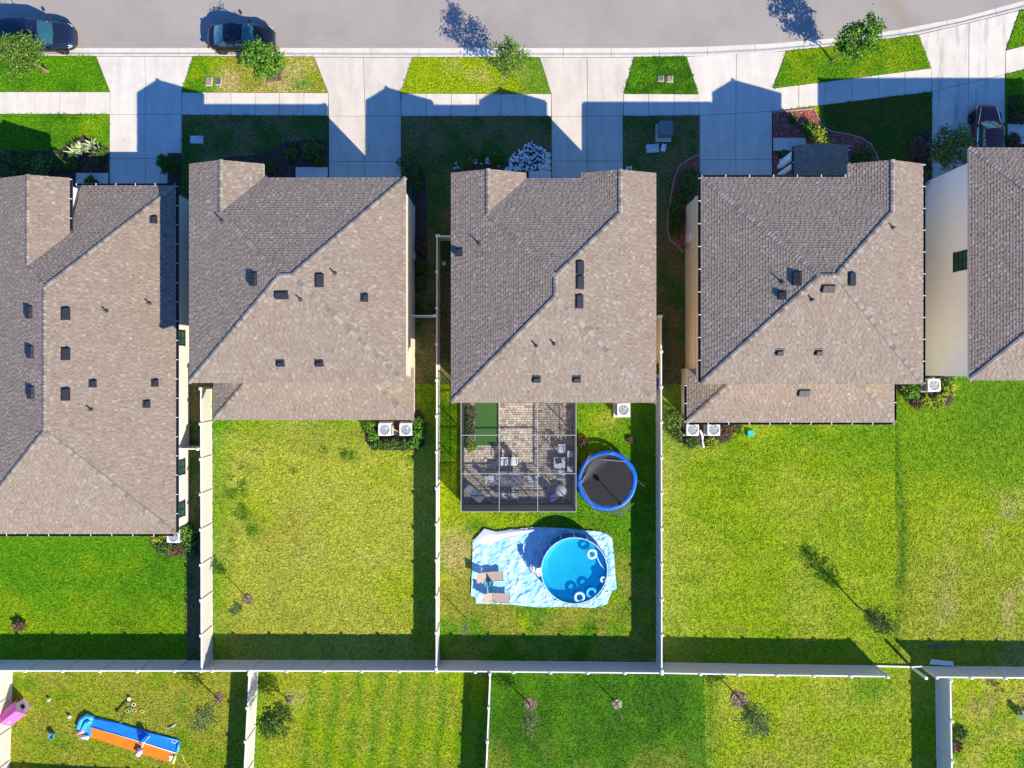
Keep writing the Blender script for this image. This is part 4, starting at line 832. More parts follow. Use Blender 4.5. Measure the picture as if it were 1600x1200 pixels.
# ------------------------------------------------------------------ trampoline
q = G(948.5, 751, 0.8); t = thing('trampoline', 'round trampoline with a blue edge pad and a collapsed dark net', 'trampoline', (q.x, q.y, 0.05)); M_pad = mat('pad_blue', (0.010, 0.11, 0.52), 0.45, var=0.2, scale=3, bump=0.3, bscale=5); M_matb = mat('jump_mat', (0.014, 0.014, 0.017), 0.75, var=0.15, scale=3)
RO, RI, HT = 2.03, 1.73, 0.8
b = MB(); b.disc((0, 0, HT - 0.03), RI - 0.03, 48); b.build('jump_mat', M_matb, t, True)
b = MB(); b.torus((0, 0, HT - 0.04), RO - 0.08, 0.03, 48, 8); b.build('ring', M_grey, t, True)
b = MB(); n = 72; prof = [(RI, 0.0), (RI + 0.05, 0.035), ((RI + RO) / 2, 0.05), (RO - 0.04, 0.035), (RO, -0.03), (RO, -0.09)]; vs = []
for k in range(n):
    a = 2 * math.pi * k / n; wv = 0.018 * math.sin(9 * a) + 0.03 * math.sin(3 * a + 1) + random.uniform(-0.015, 0.015); rr = 1 + 0.008 * math.sin(6 * a)
    vs += [(r_ * rr * math.cos(a), r_ * rr * math.sin(a), HT + z_ + wv * (0.5 + j * 0.1)) for j, (r_, z_) in enumerate(prof)]
b.add(vs, [(6 * k + j, 6 * k + j + 1, 6 * ((k + 1) % n) + j + 1, 6 * ((k + 1) % n) + j) for k in range(n) for j in range(5)]); b.build('edge_pad', M_pad, t, True, smooth=True, fix=True)
for k in range(6):
    a = 2 * math.pi * k / 6 + 0.3; c, s_ = math.cos(a), math.sin(a); b = MB(); rr = RO - 0.08; e = Vector((-s_, c, 0)) * 0.35; ce = Vector((c * rr, s_ * rr, 0)); z_ = Vector((0, 0, 1))
    b.tube([ce + e + z_ * (HT - 0.06), ce + e * 0.95 + z_ * 0.05, ce - e * 0.95 + z_ * 0.05, ce - e + z_ * (HT - 0.06)], 0.025, 6); b.build('leg', M_grey, t, True)
def tp(px, py, z): v = G(px, py, z); return (v.x - q.x, v.y - q.y, z - 0.05)
for p0, p1 in (((993, 748, 0.7), (1007, 760, 1.25)), ((908, 757, 0.8), (930, 799, 0.98)), ((929, 717, 0.9), (908, 755, 1.0)), ((929, 717, 0.9), (976, 721, 0.95)), ((921, 706, 0.6), (927, 717, 1.2))):
    b = MB(); b.tube([tp(*p0), tp(*p1)], 0.022, 6); b.build('net_pole', M_grey, t, True)
b = MB(); b.tube([tp(967, 784, 0.82), tp(968.5, 786, 2.2)], 0.028, 6); b.build('net_pole', M_black, t, True); b = MB(); b.lathe([(0, -0.2), (0.12, -0.14), (0.17, 0), (0.12, 0.14), (0, 0.2)], tp(969, 786.5, 2.25), 12); b.build('shadow_ball', M_black, t, True)  # ball-topped pole added for the shadow it throws across the mat
A, B_, C_, D_ = (Vector(tp(*k)) for k in ((929, 717, 0.98), (953, 717, 0.92), (907, 757, 1.0), (930, 742, 0.86)))
b = MB(); b.patch(lambda u, v: A.lerp(B_, u).lerp(C_.lerp(D_, u), v) - Vector((0, 0, 0.07 * math.sin(3.1 * u) * math.sin(3.1 * v))), 6, 6); b.build('net', M_net, t, True)
A, B_, C_, D_ = (Vector(tp(*k)) for k in ((912, 790, 0.5), (975, 806, 0.45), (935, 800, 0.75), (992, 785, 0.8)))
b = MB(); b.patch(lambda u, v: A.lerp(B_, u).lerp(C_.lerp(D_, u), v) + Vector((0, -0.10 * math.sin(3.1 * u), 0.03 * math.sin(9 * u))), 8, 4); b.build('net', M_net, t, True)
A, B_, C_ = (Vector(tp(*k)) for k in ((906, 745, 0.85), (921, 712, 2.0), (958, 706, 0.85)))
b = MB(); b.patch(lambda u, v: A.lerp(C_, u).lerp(B_, v * (1 - abs(2 * u - 1)) ** 0.8), 10, 5); b.build('net', M_net, t, True)
b = MB(); b.tube([A, B_], 0.02, 6); b.build('net_pole', M_grey, t, True)
# ------------------------------------------------------------------ pool, tarp and what stands on it
TP = [(738.7, 843), (750, 834), (775, 829), (800, 826), (834, 823), (880, 824), (910, 827.6), (930, 829), (944, 831.7), (951, 836), (956, 840.6), (958, 860), (959.7, 878), (961, 900), (963.7, 919.4), (957, 923), (952, 930), (950, 938), (948, 943), (928, 948.7), (885, 947), (837, 948), (793, 943), (744, 942), (742.7, 933), (736, 930), (737, 905), (738, 881)]
pw = gp(TP); LAWN_BLOCK.append(offset_poly(pw, 0.05)); me = bpy.data.meshes.new('tarp'); bm = bmesh.new(); bm.faces.new([bm.verts.new((p[0], p[1], 0.1)) for p in pw]); bm.normal_update()
bm.faces.ensure_lookup_table()
if bm.faces[0].normal.z < 0: bm.faces[0].normal_flip()
for ax in (0, 1):
    lo, hi = min(p[ax] for p in pw), max(p[ax] for p in pw); k = lo + 0.11
    while k < hi: bmesh.ops.bisect_plane(bm, geom=bm.verts[:] + bm.edges[:] + bm.faces[:], plane_co=(k, 0, 0) if ax == 0 else (0, k, 0), plane_no=(1, 0, 0) if ax == 0 else (0, 1, 0)); k += 0.11
bmesh.ops.triangulate(bm, faces=bm.faces); bm.verts.ensure_lookup_table(); X = np.array([v.co.x for v in bm.verts]); Y = np.array([v.co.y for v in bm.verts])
ru = 1 - np.abs(2 * fbm(X + 0.5 * Y, Y * 0.7 - X * 0.35, 0.9, 3) - 1); ru2 = 1 - np.abs(2 * fbm(X * 0.8 - Y * 0.5, Y + X * .2, 0.55, 9) - 1)
_pc = G(897.5, 891.5)
for v, a, c in zip(bm.verts, ru, ru2):
  if (v.co.xy - _pc.xy).length > 2.3: v.co.z += 0.06 * max(0, a - 0.62) / 0.38 + 0.05 * max(0, c - 0.68) / 0.32
bm.to_mesh(me); bm.free(); M_tarp = mat('tarp_ice_blue', (0.20, 0.56, 0.68), 0.5, scale=1.3, col2=(0.55, 0.70, 0.74), bump=0.15, bscale=25); me.materials.append(M_tarp)
tag(link('tarp', me), 'wrinkled pale blue ground tarp under the round pool', 'tarp')
b = MB(); P0 = [(739, 843), (756, 824), (775, 827), (800, 824), (832, 823.5), (834, 830), (805, 836), (780, 840), (764, 850), (745, 846)]
A = [Vector(G(*k)) for k in ((740, 844), (757, 825), (776, 830), (800, 826.5), (836, 825.5))]; Bq = [Vector(G(*k)) for k in ((750, 848), (768, 850), (782, 841), (806, 835), (838, 829.5))]
vs = []
for i in range(5):
    for j in range(5): p = A[i].lerp(Bq[i], j / 4); vs.append((p.x, p.y, 0.17 + 0.10 * math.sin(j / 4 * 3.14) + random.uniform(-0.02, 0.03)))
b.add(vs, [(i * 5 + j, i * 5 + j + 1, (i + 1) * 5 + j + 1, (i + 1) * 5 + j) for i in range(4) for j in range(4)]); M_cover = mat('cover_silver', (0.62, 0.63, 0.68), 0.5, var=0.08)
tag(b.build('pool_cover', M_cover, smooth=True), 'folded silver grey cover along the top edge of the tarp', 'pool cover')

c = G(897.5, 891.5, 1.2); PR = 52 * (1 - 1.2 / CH) / PPM; pool = thing('swimming_pool', 'round blue above ground swimming pool filled with water', 'pool', (c.x, c.y, 0.12))
M_pw = mat('pool_wall_blue', (0.015, 0.14, 0.55), 0.5, var=0.1, scale=2); M_liner = mat('pool_liner', (0.012, 0.46, 0.54), 0.5, var=0.12, scale=0.8)
b = MB(); b.lathe([(PR - 0.05, 0.05), (PR + 0.03, 0.05), (PR + 0.06, 0.5), (PR + 0.02, 1.08), (PR - 0.05, 1.08)], n=64); b.build('pool_wall', M_pw, pool, True, fix=True, smooth=True)
b = MB(); b.lathe([(0, 0.44), (PR - 0.5, 0.45), (PR - 0.16, 0.52), (PR - 0.06, 0.66), (PR - 0.06, 1.07)], n=64); b.build('liner', M_liner, pool, True, fix=True, smooth=True)
b = MB()
for k in range(16):
    a0, a1 = 2 * math.pi * k / 16, 2 * math.pi * (k + 1) / 16; pts = [((PR - 0.01) * math.cos(a), (PR - 0.01) * math.sin(a), 1.1) for a in (a0, (a0 + a1) / 2, a1)]; b.tube(pts, 0.035, 6)
b.build('top_rail', mat('pool_rail', (0.45, 0.60, 0.72), 0.4), pool, True)
for k in range(16):
    a = 2 * math.pi * k / 16; b = MB(); b.tube([((PR + 0.08) * math.cos(a), (PR + 0.08) * math.sin(a), 0.0), ((PR + 0.04) * math.cos(a), (PR + 0.04) * math.sin(a), 1.08)], 0.03, 6); b.build('support', M_white, pool, True)
M_wat = bpy.data.materials.new('pool_water'); M_wat.use_nodes = True; nt = M_wat.node_tree; nt.nodes.clear()
o_ = nt.nodes.new('ShaderNodeOutputMaterial'); mx = nt.nodes.new('ShaderNodeMixShader'); tr = nt.nodes.new('ShaderNodeBsdfTransparent'); tr.inputs['Color'].default_value = (0.70, 0.95, 0.99, 1); gl_ = nt.nodes.new('ShaderNodeBsdfGlossy'); gl_.inputs['Roughness'].default_value = 0.03
ns = nt.nodes.new('ShaderNodeTexNoise'); ns.inputs['Scale'].default_value = 5; bp = nt.nodes.new('ShaderNodeBump'); bp.inputs['Strength'].default_value = 0.15
nt.links.new(ns.outputs['Fac'], bp.inputs['Height']); nt.links.new(bp.outputs[0], gl_.inputs['Normal']); mx.inputs[0].default_value = 0.04; nt.links.new(tr.outputs[0], mx.inputs[1]); nt.links.new(gl_.outputs[0], mx.inputs[2]); df = nt.nodes.new('ShaderNodeBsdfDiffuse'); df.inputs['Color'].default_value = (0.0, 0.27, 0.78, 1); m2 = nt.nodes.new('ShaderNodeMixShader'); m2.inputs[0].default_value = 0.2   # light scattered back by the water itself
nt.links.new(mx.outputs[0], m2.inputs[1]); nt.links.new(df.outputs[0], m2.inputs[2]); nt.links.new(m2.outputs[0], o_.inputs[0])
b = MB(); b.disc((0, 0, 0.92), PR - 0.07, 64); b.build('water', M_wat, pool, True)
M_ringb = mat('float_blue', (0.05, 0.42, 0.80), 0.35, var=0.1, scale=8); M_ringw = mat('float_white', (0.72, 0.76, 0.80), 0.35, var=0.1); M_ringm = mat('float_pattern', (0.12, 0.42, 0.66), 0.35, scale=9, col2=(0.85, 0.88, 0.9)); 
for px, py, R_, r_, m, l in ((924.5, 865, 0.27, 0.10, M_ringm, 'patterned swim ring floating near the top right of the pool'), (942.5, 905, 0.16, 0.075, M_ringw, 'small white swim ring against the right pool wall'), (905, 932.5, 0.29, 0.10, M_ringm, 'patterned white swim ring floating at the bottom of the pool'), (923.5, 925.5, 0.28, 0.10, M_ringb, 'plain blue swim ring floating at the lower right of the pool')):
    p = G(px, py, 1.06); b = MB(); b.torus((p.x, p.y, 1.09), R_, r_, 28, 10, 0.8); tag(b.build('swim_ring', m, smooth=True), l, 'swim ring', 'swim rings floating in the pool')
b = MB(); b.tube([G(930, 866, 1.1), G(932.5, 870, 1.1), G(935, 876, 1.1), (G(939, 883, 1.1)), G(945, 889.5, 1.1)], 0.032, 8); tag(b.build('pool_noodle', M_ringw, smooth=True), 'thin white pool noodle floating along the right side of the pool', 'pool noodle')
lx = G(842, 893, 1.3); ld = thing('pool_ladder', 'white A-frame ladder over the left rim of the pool', 'ladder', (lx.x, lx.y, 0.12), R(8))
for sy in (-1, 1):
    b = MB(); b.tube([(-0.55, sy * 0.27, 0.0), (-0.08, sy * 0.25, 1.42), (0.08, sy * 0.25, 1.42), (0.32, sy * 0.27, 0.25)], 0.028, 6); b.build('rail', M_white, ld, True)
for i in range(3): b = MB(); b.box((-0.44 + 0.14 * i, 0, 0.33 + 0.38 * i), (0.16, 0.52, 0.035)); b.build('step', M_white, ld, True)
b = MB(); b.box((0, 0, 1.25), (0.34, 0.5, 0.04)); b.build('platform', M_white, ld, True)

M_sling = mat('sling_tan', (0.40, 0.29, 0.235), 0.75, var=0.08, scale=10)
for px, py, rz, l in ((766, 900, R(2), 'tan sling lounger on the tarp, upper one of the two'), (776, 933, R(-4), 'tan sling lounger on the tarp, lower one of the two')):
    p = G(px, py, 0.35); t = thing('chaise_longue', l, 'sun lounger', (p.x, p.y, 0.13), rz, 'sun loungers on the pool tarp'); b = MB(); b.patch(lambda u, v: (-0.28 + 1.15 * u, -0.3 + 0.6 * v, 0.36 - 0.03 * math.sin(3.14 * v)), 5, 4); b.box((0.3, 0, 0.345), (1.12, 0.58, 0.012)); b.build('seat', M_sling, t, True)
    b = MB(); b.patch(lambda u, v: (-0.3 - 0.58 * u, -0.3 + 0.6 * v, 0.37 + 0.42 * u), 4, 3); b.build('backrest', M_sling, t, True)
    b = MB(); [b.tube([(-0.88, sy * 0.31, 0.79), (-0.3, sy * 0.31, 0.36), (0.88, sy * 0.31, 0.36)], 0.018, 6) for sy in (-1, 1)]; b.tube([(0.88, -0.31, 0.36), (0.88, 0.31, 0.36)], 0.018, 6); b.build('frame', M_grey, t, True)
    for sx in (-0.32, 0.75):
        b = MB(); b.tube([(sx, -0.31, 0.36), (sx + 0.08, -0.31, 0.0), (sx + 0.08, 0.31, 0.0), (sx, 0.31, 0.36)], 0.016, 6); b.build('leg', M_grey, t, True)
    for sy in (-1, 1): b = MB(); b.tube([(-0.42, sy * 0.33, 0.45), (-0.35, sy * 0.34, 0.56), (-0.02, sy * 0.34, 0.54), (0.02, sy * 0.33, 0.37)], 0.016, 6); b.build('armrest', M_grey, t, True)
M_teal = mat('plastic_teal', (0.10, 0.38, 0.42), 0.5, var=0.15, scale=8)
p = G(762, 911, 0.4); t = thing('camp_chair', 'teal folding camp chair between the two tan loungers', 'chair', (p.x, p.y, 0.13), R(80)); b = MB(); b.patch(lambda u, v: (-0.24 + 0.48 * u, -0.2 + 0.42 * v, 0.4 - 0.07 * math.sin(3.14 * u)), 5, 4); b.build('seat', M_teal, t, True)
b = MB(); b.patch(lambda u, v: (-0.24 + 0.48 * u, -0.22 - 0.14 * v, 0.4 + 0.42 * v), 4, 4); b.build('backrest', M_teal, t, True)
b = MB(); [b.tube([(sx * 0.27, -0.25, 0), (sx * 0.27, 0.24, 0.42), (-sx * 0.05, 0.26, 0.02)], 0.014, 6) for sx in (-1, 1)]; [b.tube([(sx * 0.27, 0.25, 0), (sx * 0.26, -0.22, 0.4), (sx * 0.25, -0.38, 0.86)], 0.014, 6) for sx in (-1, 1)]; b.build('frame', M_dark, t, True)

# ------------------------------------------------------------------ lower left yard toys
M_blue = mat('vinyl_blue', (0.015, 0.19, 0.66), 0.35, var=0.1, scale=3); M_oran = mat('vinyl_orange', (0.78, 0.20, 0.012), 0.35, var=0.08, scale=3); M_pinkr = mat('plastic_pink', (0.80, 0.13, 0.42), 0.45, var=0.06); M_pinkl = mat('plastic_blush', (0.85, 0.50, 0.60), 0.45, var=0.04); M_aqua = mat('vinyl_aqua', (0.03, 0.42, 0.46), 0.35, scale=4, col2=(0.08, 0.30, 0.75)); M_coral = mat('vinyl_coral', (0.85, 0.16, 0.15), 0.35, scale=5, col2=(0.85, 0.45, 0.45)); M_yel = mat('plastic_yellow', (0.75, 0.62, 0.12), 0.5)
sl = thing('water_slide', 'long blue and orange water slide mat lying across the lower left lawn', 'water slide', G(205, 1150))
def q4(name, m, P, z=0.1, n=(24, 4), par=None):
    P = [Vector(G(px, py)) for px, py in P]; b = MB()
    b.patch(lambda u, v: tuple((P[0].lerp(P[1], u)).lerp(P[3].lerp(P[2], u), v) + Vector((0, 0, z + 0.025 * math.sin(17 * u) * math.sin(9 * u + 5 * v) + 0.03 * math.exp(-(v / 0.12) ** 2)))), *n); LAWN_BLOCK.append([tuple(p[:2]) for p in P]); return b.build(name, m, par or sl, smooth=True, fix=True)
q4('blue_lane', M_blue, [(149, 1121), (283, 1157), (277.5, 1175), (144, 1134)]); q4('orange_lane', M_oran, [(143.5, 1135), (277, 1175.8), (272, 1192), (142, 1151)])
q4('splash_pad', M_aqua, [(126, 1144), (144, 1150), (148, 1121), (131, 1121)], n=(8, 8))
def pill(name, m, pts, r_, par=None, z=0.2):
    b = MB(); pts = [Vector(G(px, py)) + Vector((0, 0, z)) for px, py in pts]; pts = [pts[0]] + pts + [pts[-1]]; b.tube(pts, [r_ * 0.55] + [r_] * (len(pts) - 2) + [r_ * 0.55], 10); return b.build(name, m, par or sl, smooth=True)
pill('side_tube', M_blue, [(148, 1120), (190, 1130), (235, 1144), (282, 1156)], 0.07, z=0.14); pill('lane_divider', M_ringw, [(144, 1134.5), (210, 1154), (277, 1175.4)], 0.03, z=0.13)
pill('bumper', M_aqua, [(125, 1136), (130, 1122), (139, 1116), (148, 1121)], 0.16); pill('bumper', M_aqua, [(131, 1138), (137, 1127), (146, 1124)], 0.14); pill('bumper', M_coral, [(124, 1143), (133, 1140)], 0.15); pill('bumper', M_ringw, [(128, 1149), (141, 1150)], 0.13); pill('end_tube', M_aqua, [(281, 1158), (279, 1173)], 0.09, z=0.15); pill('end_tube', M_yel, [(276, 1177), (272, 1191)], 0.09, z=0.15)
pill('spray_arch', M_pinkl, [(218, 1176), (221, 1172), (222, 1168)], 0.2, z=0.25)
b = MB(); b.tube([G(221, 1168, 0.3), G(222, 1167, 0.9), G(225, 1160, 0.95), G(233, 1151, 0.6), G(232, 1152, 0.1)], 0.04, 8); b.build('spray_arch', M_ringw, sl)
b = MB(); b.patch(lambda u, v: tuple(Vector(G(221, 1168, 0.35)).lerp(Vector(G(223, 1164, 0.95)), v).lerp(Vector(G(232, 1152, 0.2)).lerp(Vector(G(229, 1156, 0.9)), v), u)), 4, 4); b.build('spray_panel', M_blue, sl)
b = MB(); [b.tube([G(268 + dx, 1158 + 3 * math.sin(i), 0.14) for i, dx in enumerate(range(0, 12, 3))], 0.035, 6) for _ in (0,)]; b.build('printed_splash', M_ringw, sl)
b = MB(); b.patch(lambda u, v: tuple(Vector(G(263 + 8 * u + 2 * math.sin(3 * v), 1181 + 8 * v, 0.145))), 4, 4); b.build('printed_splash', M_ringw, sl)
ph = thing('playhouse', 'pink and white toy playhouse against the fence in the lower left corner', 'playhouse', (*G(35, 1105, 0)[:2], 0.03), R(38))
b = MB(); b.prism([(-0.55, -0.42), (0.55, -0.42), (0.55, 0.42), (-0.55, 0.42)], 0, 0.95); [b.add([(sx * 0.55, -0.42, 0.95), (sx * 0.55, 0.42, 0.95), (sx * 0.55, 0, 1.3)], [(0, 1, 2) if sx > 0 else (2, 1, 0)]) for sx in (-1, 1)]; b.build('wall', M_pinkl, ph, True)
for sy in (-1, 1):
    b = MB(); b.add([(-0.66, sy * 0.56, 0.86), (0.66, sy * 0.56, 0.86), (0.66, 0, 1.36), (-0.66, 0, 1.36), (-0.66, sy * 0.56, 0.92), (0.66, sy * 0.56, 0.92), (0.66, 0, 1.42), (-0.66, 0, 1.42)], [(0, 1, 2, 3), (4, 5, 6, 7), (0, 1, 5, 4), (1, 2, 6, 5), (3, 0, 4, 7)]); b.build('roof', M_pinkr, ph, True, fix=True)
b = MB(); b.box((0.1, -0.43, 0.36), (0.36, 0.03, 0.7)); b.build('door', M_black, ph, True); b = MB(); b.box((0.565, 0, 0.6), (0.03, 0.3, 0.3)); b.build('window', M_black, ph, True); b = MB(); b.box((-0.32, -0.3, 1.18), (0.3, 0.16, 0.06), 0); b.build('roof_window', M_pinkl, ph, True)
for px, py, m, l in ((210.6, 1099.5, mat('ring_lemon', (0.80, 0.74, 0.40), 0.5), 'pale lemon toss ring on the lawn, topmost of the group'), (211.5, 1108.7, mat('ring_peach', (0.85, 0.42, 0.22), 0.5), 'peach toss ring on the lawn below the lemon one'), (223.7, 1110.4, M_yel, 'bright yellow toss ring, rightmost of the group'), (200, 1109.5, mat('ring_lime', (0.35, 0.65, 0.10), 0.5), 'lime green toss ring, leftmost of the group'), (204, 1107, M_teal, 'teal toss ring beside the lime one')):
    p = G(px, py); b = MB(); b.torus((p.x, p.y, 0.13), 0.115, 0.022, 20, 8); tag(b.build('toss_ring', m, smooth=True), l, 'toss ring', 'toss rings on the lawn')
p = G(219, 1141.8); b = MB(); b.torus((p.x, p.y, 0.17), 0.11, 0.022, 20, 8); tag(b.build('toss_ring', M_ringw, smooth=True), 'white toss ring lying on the blue slide lane', 'toss ring')
for px, py, l in ((76.5, 1093, 'small black and white ball right of the pink playhouse roof'), (108.5, 1119.5, 'small black and white ball beside the head of the water slide')):
    p = G(px, py, 0.15); b = MB(); bm = bmesh.new(); bmesh.ops.create_icosphere(bm, subdivisions=2, radius=0.13); b.add([v.co + Vector((p.x, p.y, 0.18)) for v in bm.verts], [tuple(v.index for v in f.verts) for f in bm.faces]); b.a = [0.0 if random.random() < 0.3 else 1.0 for _ in b.f]; bm.free()
    tag(b.build('ball', attr_mat('ball_leather', 'tone', [(0.4, (0.03, 0.03, 0.03)), (0.6, (0.75, 0.75, 0.73))], 0.5)), l, 'ball')
p = G(83, 1148, 0.15); b = MB(); b.lathe([(0, 0.02), (0.12, 0.02), (0.19, 0.3), (0.21, 0.3), (0.21, 0.33), (0.17, 0.33), (0.1, 0.06), (0, 0.06)], (p.x, p.y, 0.06), 18); [b.tube([(p.x - 0.2, p.y, 0.38), (p.x - 0.1, p.y + 0.1, 0.46), (p.x + 0.1, p.y + 0.1, 0.46), (p.x + 0.2, p.y, 0.38)], 0.012, 5)]; tag(b.build('bucket', M_teal, smooth=False), 'teal toy bucket on the lawn below the playhouse', 'bucket')
t = thing('toy_golf_club', 'black toy stick with a white knob lying on the lawn by the toss rings', 'toy', G(192, 1101)); b = MB(); b.tube([G(201, 1093, 0.15), G(182, 1111, 0.13)], 0.035, 6); b.box(G(182.5, 1111, 0.13), (0.2, 0.12, 0.1), 0.8); b.build('shaft', M_black, t); p = G(201.5, 1092, 0.2); b = MB(); b.torus((p.x, p.y, 0.2), 0.07, 0.06, 14, 8); b.build('knob', M_ringw, t)
t = thing('toss_stake', 'thin dark stake with a white foot at the edge of the blue slide lane', 'toy', G(188, 1131)); b = MB(); b.tube([G(199, 1108, 0.12), G(189, 1128, 0.12)], 0.015, 5); b.build('stake', M_black, t); p = G(188, 1131, 0.1); b = MB(); b.lathe([(0, 0.12), (0.06, 0.1), (0.12, 0.0), (0, 0)], (p.x, p.y, 0.08), 12); b.build('foot', M_ringw, t)
t = thing('toy_bat', 'short white and teal toy bat lying right of the water slide', 'toy', G(269, 1136)); b = MB(); b.tube([G(275, 1131.5, 0.12), G(268, 1136, 0.12)], [0.025, 0.03], 6); b.build('handle', M_ringw, t); b = MB(); b.tube([G(268, 1136, 0.12), G(262, 1137.5, 0.12)], [0.035, 0.05], 6); b.build('blade', M_teal, t)
b = MB(); b.tube([G(285, 1179, 0.11), G(287, 1186, 0.11), G(290, 1192, 0.11), G(297, 1200, 0.11), G(305, 1206, 0.11)], 0.022, 6); tag(b.build('garden_hose', M_yel), 'thin yellow hose on the lawn below the end of the slide', 'hose')

# ------------------------------------------------------------------ small things in the yards and verges
def lid(px, py, w, d, h, m, label, rz=0.0, z=0.11):
    p = G(px, py); t = thing('utility_lid', label, 'utility box', (p.x, p.y, z), rz); b = MB(); b.box((0, 0, h / 2), (w, d, h)); b.build('lid', m, t, True); b = MB(); b.box((0, 0, h * 0.35), (w + 0.08, d + 0.08, h * 0.7)); b.build('frame', M_con, t, True); b = MB(); b.box((w * 0.3, d * 0.25, h + 0.005), (0.07, 0.07, 0.012)); b.build('latch', M_black, t, True)
M_brn = mat('lid_brown', (0.30, 0.21, 0.17), 0.8); M_lgrey = mat('lid_grey', (0.55, 0.56, 0.55), 0.7)
lid(328, 129, 0.36, 0.5, 0.1, M_brn, 'brown meter lid in the verge right of the first driveway'); lid(343, 129, 0.32, 0.38, 0.1, mat('lid_dark', (0.10, 0.10, 0.11), 0.8), 'dark meter lid beside the brown one, in the verge with the dry patch')
lid(1032, 124.5, 0.32, 0.3, 0.09, mat('lid_slate', (0.13, 0.14, 0.15), 0.8), 'dark meter lid in the small green verge'); lid(1046, 125, 0.34, 0.36, 0.1, M_brn, 'brown meter lid in the small green verge')
lid(309, 219.5, 0.8, 0.45, 0.12, M_lgrey, 'pale utility lid in the shaded lawn right of the first driveway'); lid(1019, 233, 0.8, 0.5, 0.1, M_lgrey, 'pale rectangular utility lid below the transformer', R(5)); lid(1036, 232, 0.26, 0.45, 0.12, M_white, 'small white capped valve box beside the rectangular lid', R(-15))
p = G(1036, 208); t = thing('transformer', 'square utility transformer box on a concrete pad in the shaded front lawn', 'transformer', (p.x, p.y, 0.1)); b = MB(); b.box((-0.02, -0.05, 0.06), (1.05, 1.2, 0.12)); b.build('pad', M_con, t, True)
M_tr = mat('transformer_paint', (0.17, 0.19, 0.18), 0.5); b = MB(); b.box((0, 0.05, 0.5), (0.85, 0.9, 0.76)); b.build('cabinet', M_tr, t, True); b = MB(); b.box((0, 0.03, 0.9), (0.9, 0.96, 0.05)); b.build('lid', M_tr, t, True)
b = MB()
for k in range(330):
    for _ in range(30):
        px, py = random.uniform(788, 860), random.uniform(222, 270)
        if inpoly(np.array([px]), np.array([py]), [(788, 268), (792, 252), (812, 233), (830, 223), (848, 231), (858, 246), (856, 268)])[0]: break
    if k > 270: px, py = random.choice([(744, 254), (762, 252), (772, 256), (980, 263), (717, 262)]); px += random.gauss(0, 4.5); py += random.gauss(0, 2.5)
    p = G(px, py); r_ = random.uniform(0.05, 0.11); bm = bmesh.new(); bmesh.ops.create_icosphere(bm, subdivisions=1, radius=r_); sx, sy = random.uniform(0.8, 1.4), random.uniform(0.7, 1.1); a = random.uniform(0, 3)
    b.add([(p.x + (v.co.x * sx * math.cos(a) - v.co.y * sy * math.sin(a)), p.y + (v.co.x * sx * math.sin(a) + v.co.y * sy * math.cos(a)), 0.12 + r_ * 0.4 + v.co.z * 0.7) for v in bm.verts], [tuple(v.index for v in f.verts) for f in bm.faces], random.random()); bm.free()
M_rock = attr_mat('white_stone', 'tone', [(0, (0.36, 0.36, 0.38)), (1, (0.82, 0.82, 0.83))], 0.8, 20, 0.1)
stuff(tag(b.build('white_stones', M_rock), 'heap of white landscaping stones beside the middle driveway', 'stones'))
for px, py, l in ((856, 243.5, 'round stepping stone, top of the column by the driveway'), (856, 253, 'round stepping stone, middle of the column by the driveway'), (856, 263, 'round stepping stone, bottom of the column by the driveway'), (845, 262, 'round stepping stone left of the column, against the white stones')):
    p = G(px, py); b = MB(); b.lathe([(0, 0.07), (0.17, 0.07), (0.205, 0.05), (0.21, 0)], (p.x, p.y, 0.14), 24); tag(b.build('stepping_stone', M_con2), l, 'stepping stone', 'round stepping stones by the white stones')
M_tealb = mat('box_teal', (0.02, 0.42, 0.38), 0.5); p = G(1171, 676.5); t = thing('irrigation_box', 'small teal irrigation box in the lawn right of the air conditioners', 'utility box', (p.x, p.y, 0.05)); b = MB(); b.box((0, 0, 0.1), (0.42, 0.42, 0.18)); b.build('body', M_tealb, t, True); b = MB(); b.box((0, 0, 0.2), (0.36, 0.36, 0.03)); b.build('lid', M_tealb, t, True)
b = MB(); b.tube([G(1094, 672, 0.2), G(1097, 680, 0.14), G(1099, 699, 0.1)], 0.085, 8); tag(b.build('drain_pipe', M_white), 'white drain pipe running out between the two right air conditioners', 'pipe')
b = MB(); b.tube([G(611, 667, 0.3), G(617, 672, 0.2), G(624, 674, 0.2), G(627, 668, 0.3)], 0.05, 6); tag(b.build('drain_pipe', mat('pipe_sand', (0.55, 0.42, 0.28), 0.7)), 'sand coloured pipe between the two units in the hedge', 'pipe')
M_weath = mat('board_weathered', (0.13, 0.12, 0.11), 0.8)
for i, (a, c, z_, l) in enumerate((((1453, 1036), (1490, 1038.5), 0.12, 'white board lying against the rear fence, lower one of the stack'), ((1455, 1032), (1489, 1035.5), 0.12, 'white board lying against the rear fence, upper one of the stack'), ((1452, 1010), (1484, 1009), 0.08, 'grey board lying in the fence shadow apart from the white stack'))):
    b = MB(); b.bar(G(*a, z_), G(*c, z_), 0.15, 0.06); b.bar(G(*a, z_ + 0.035), G(*c, z_ + 0.035), 0.03, 0.015); tag(b.build('board', M_weath if i == 2 else M_cap), l, 'board')
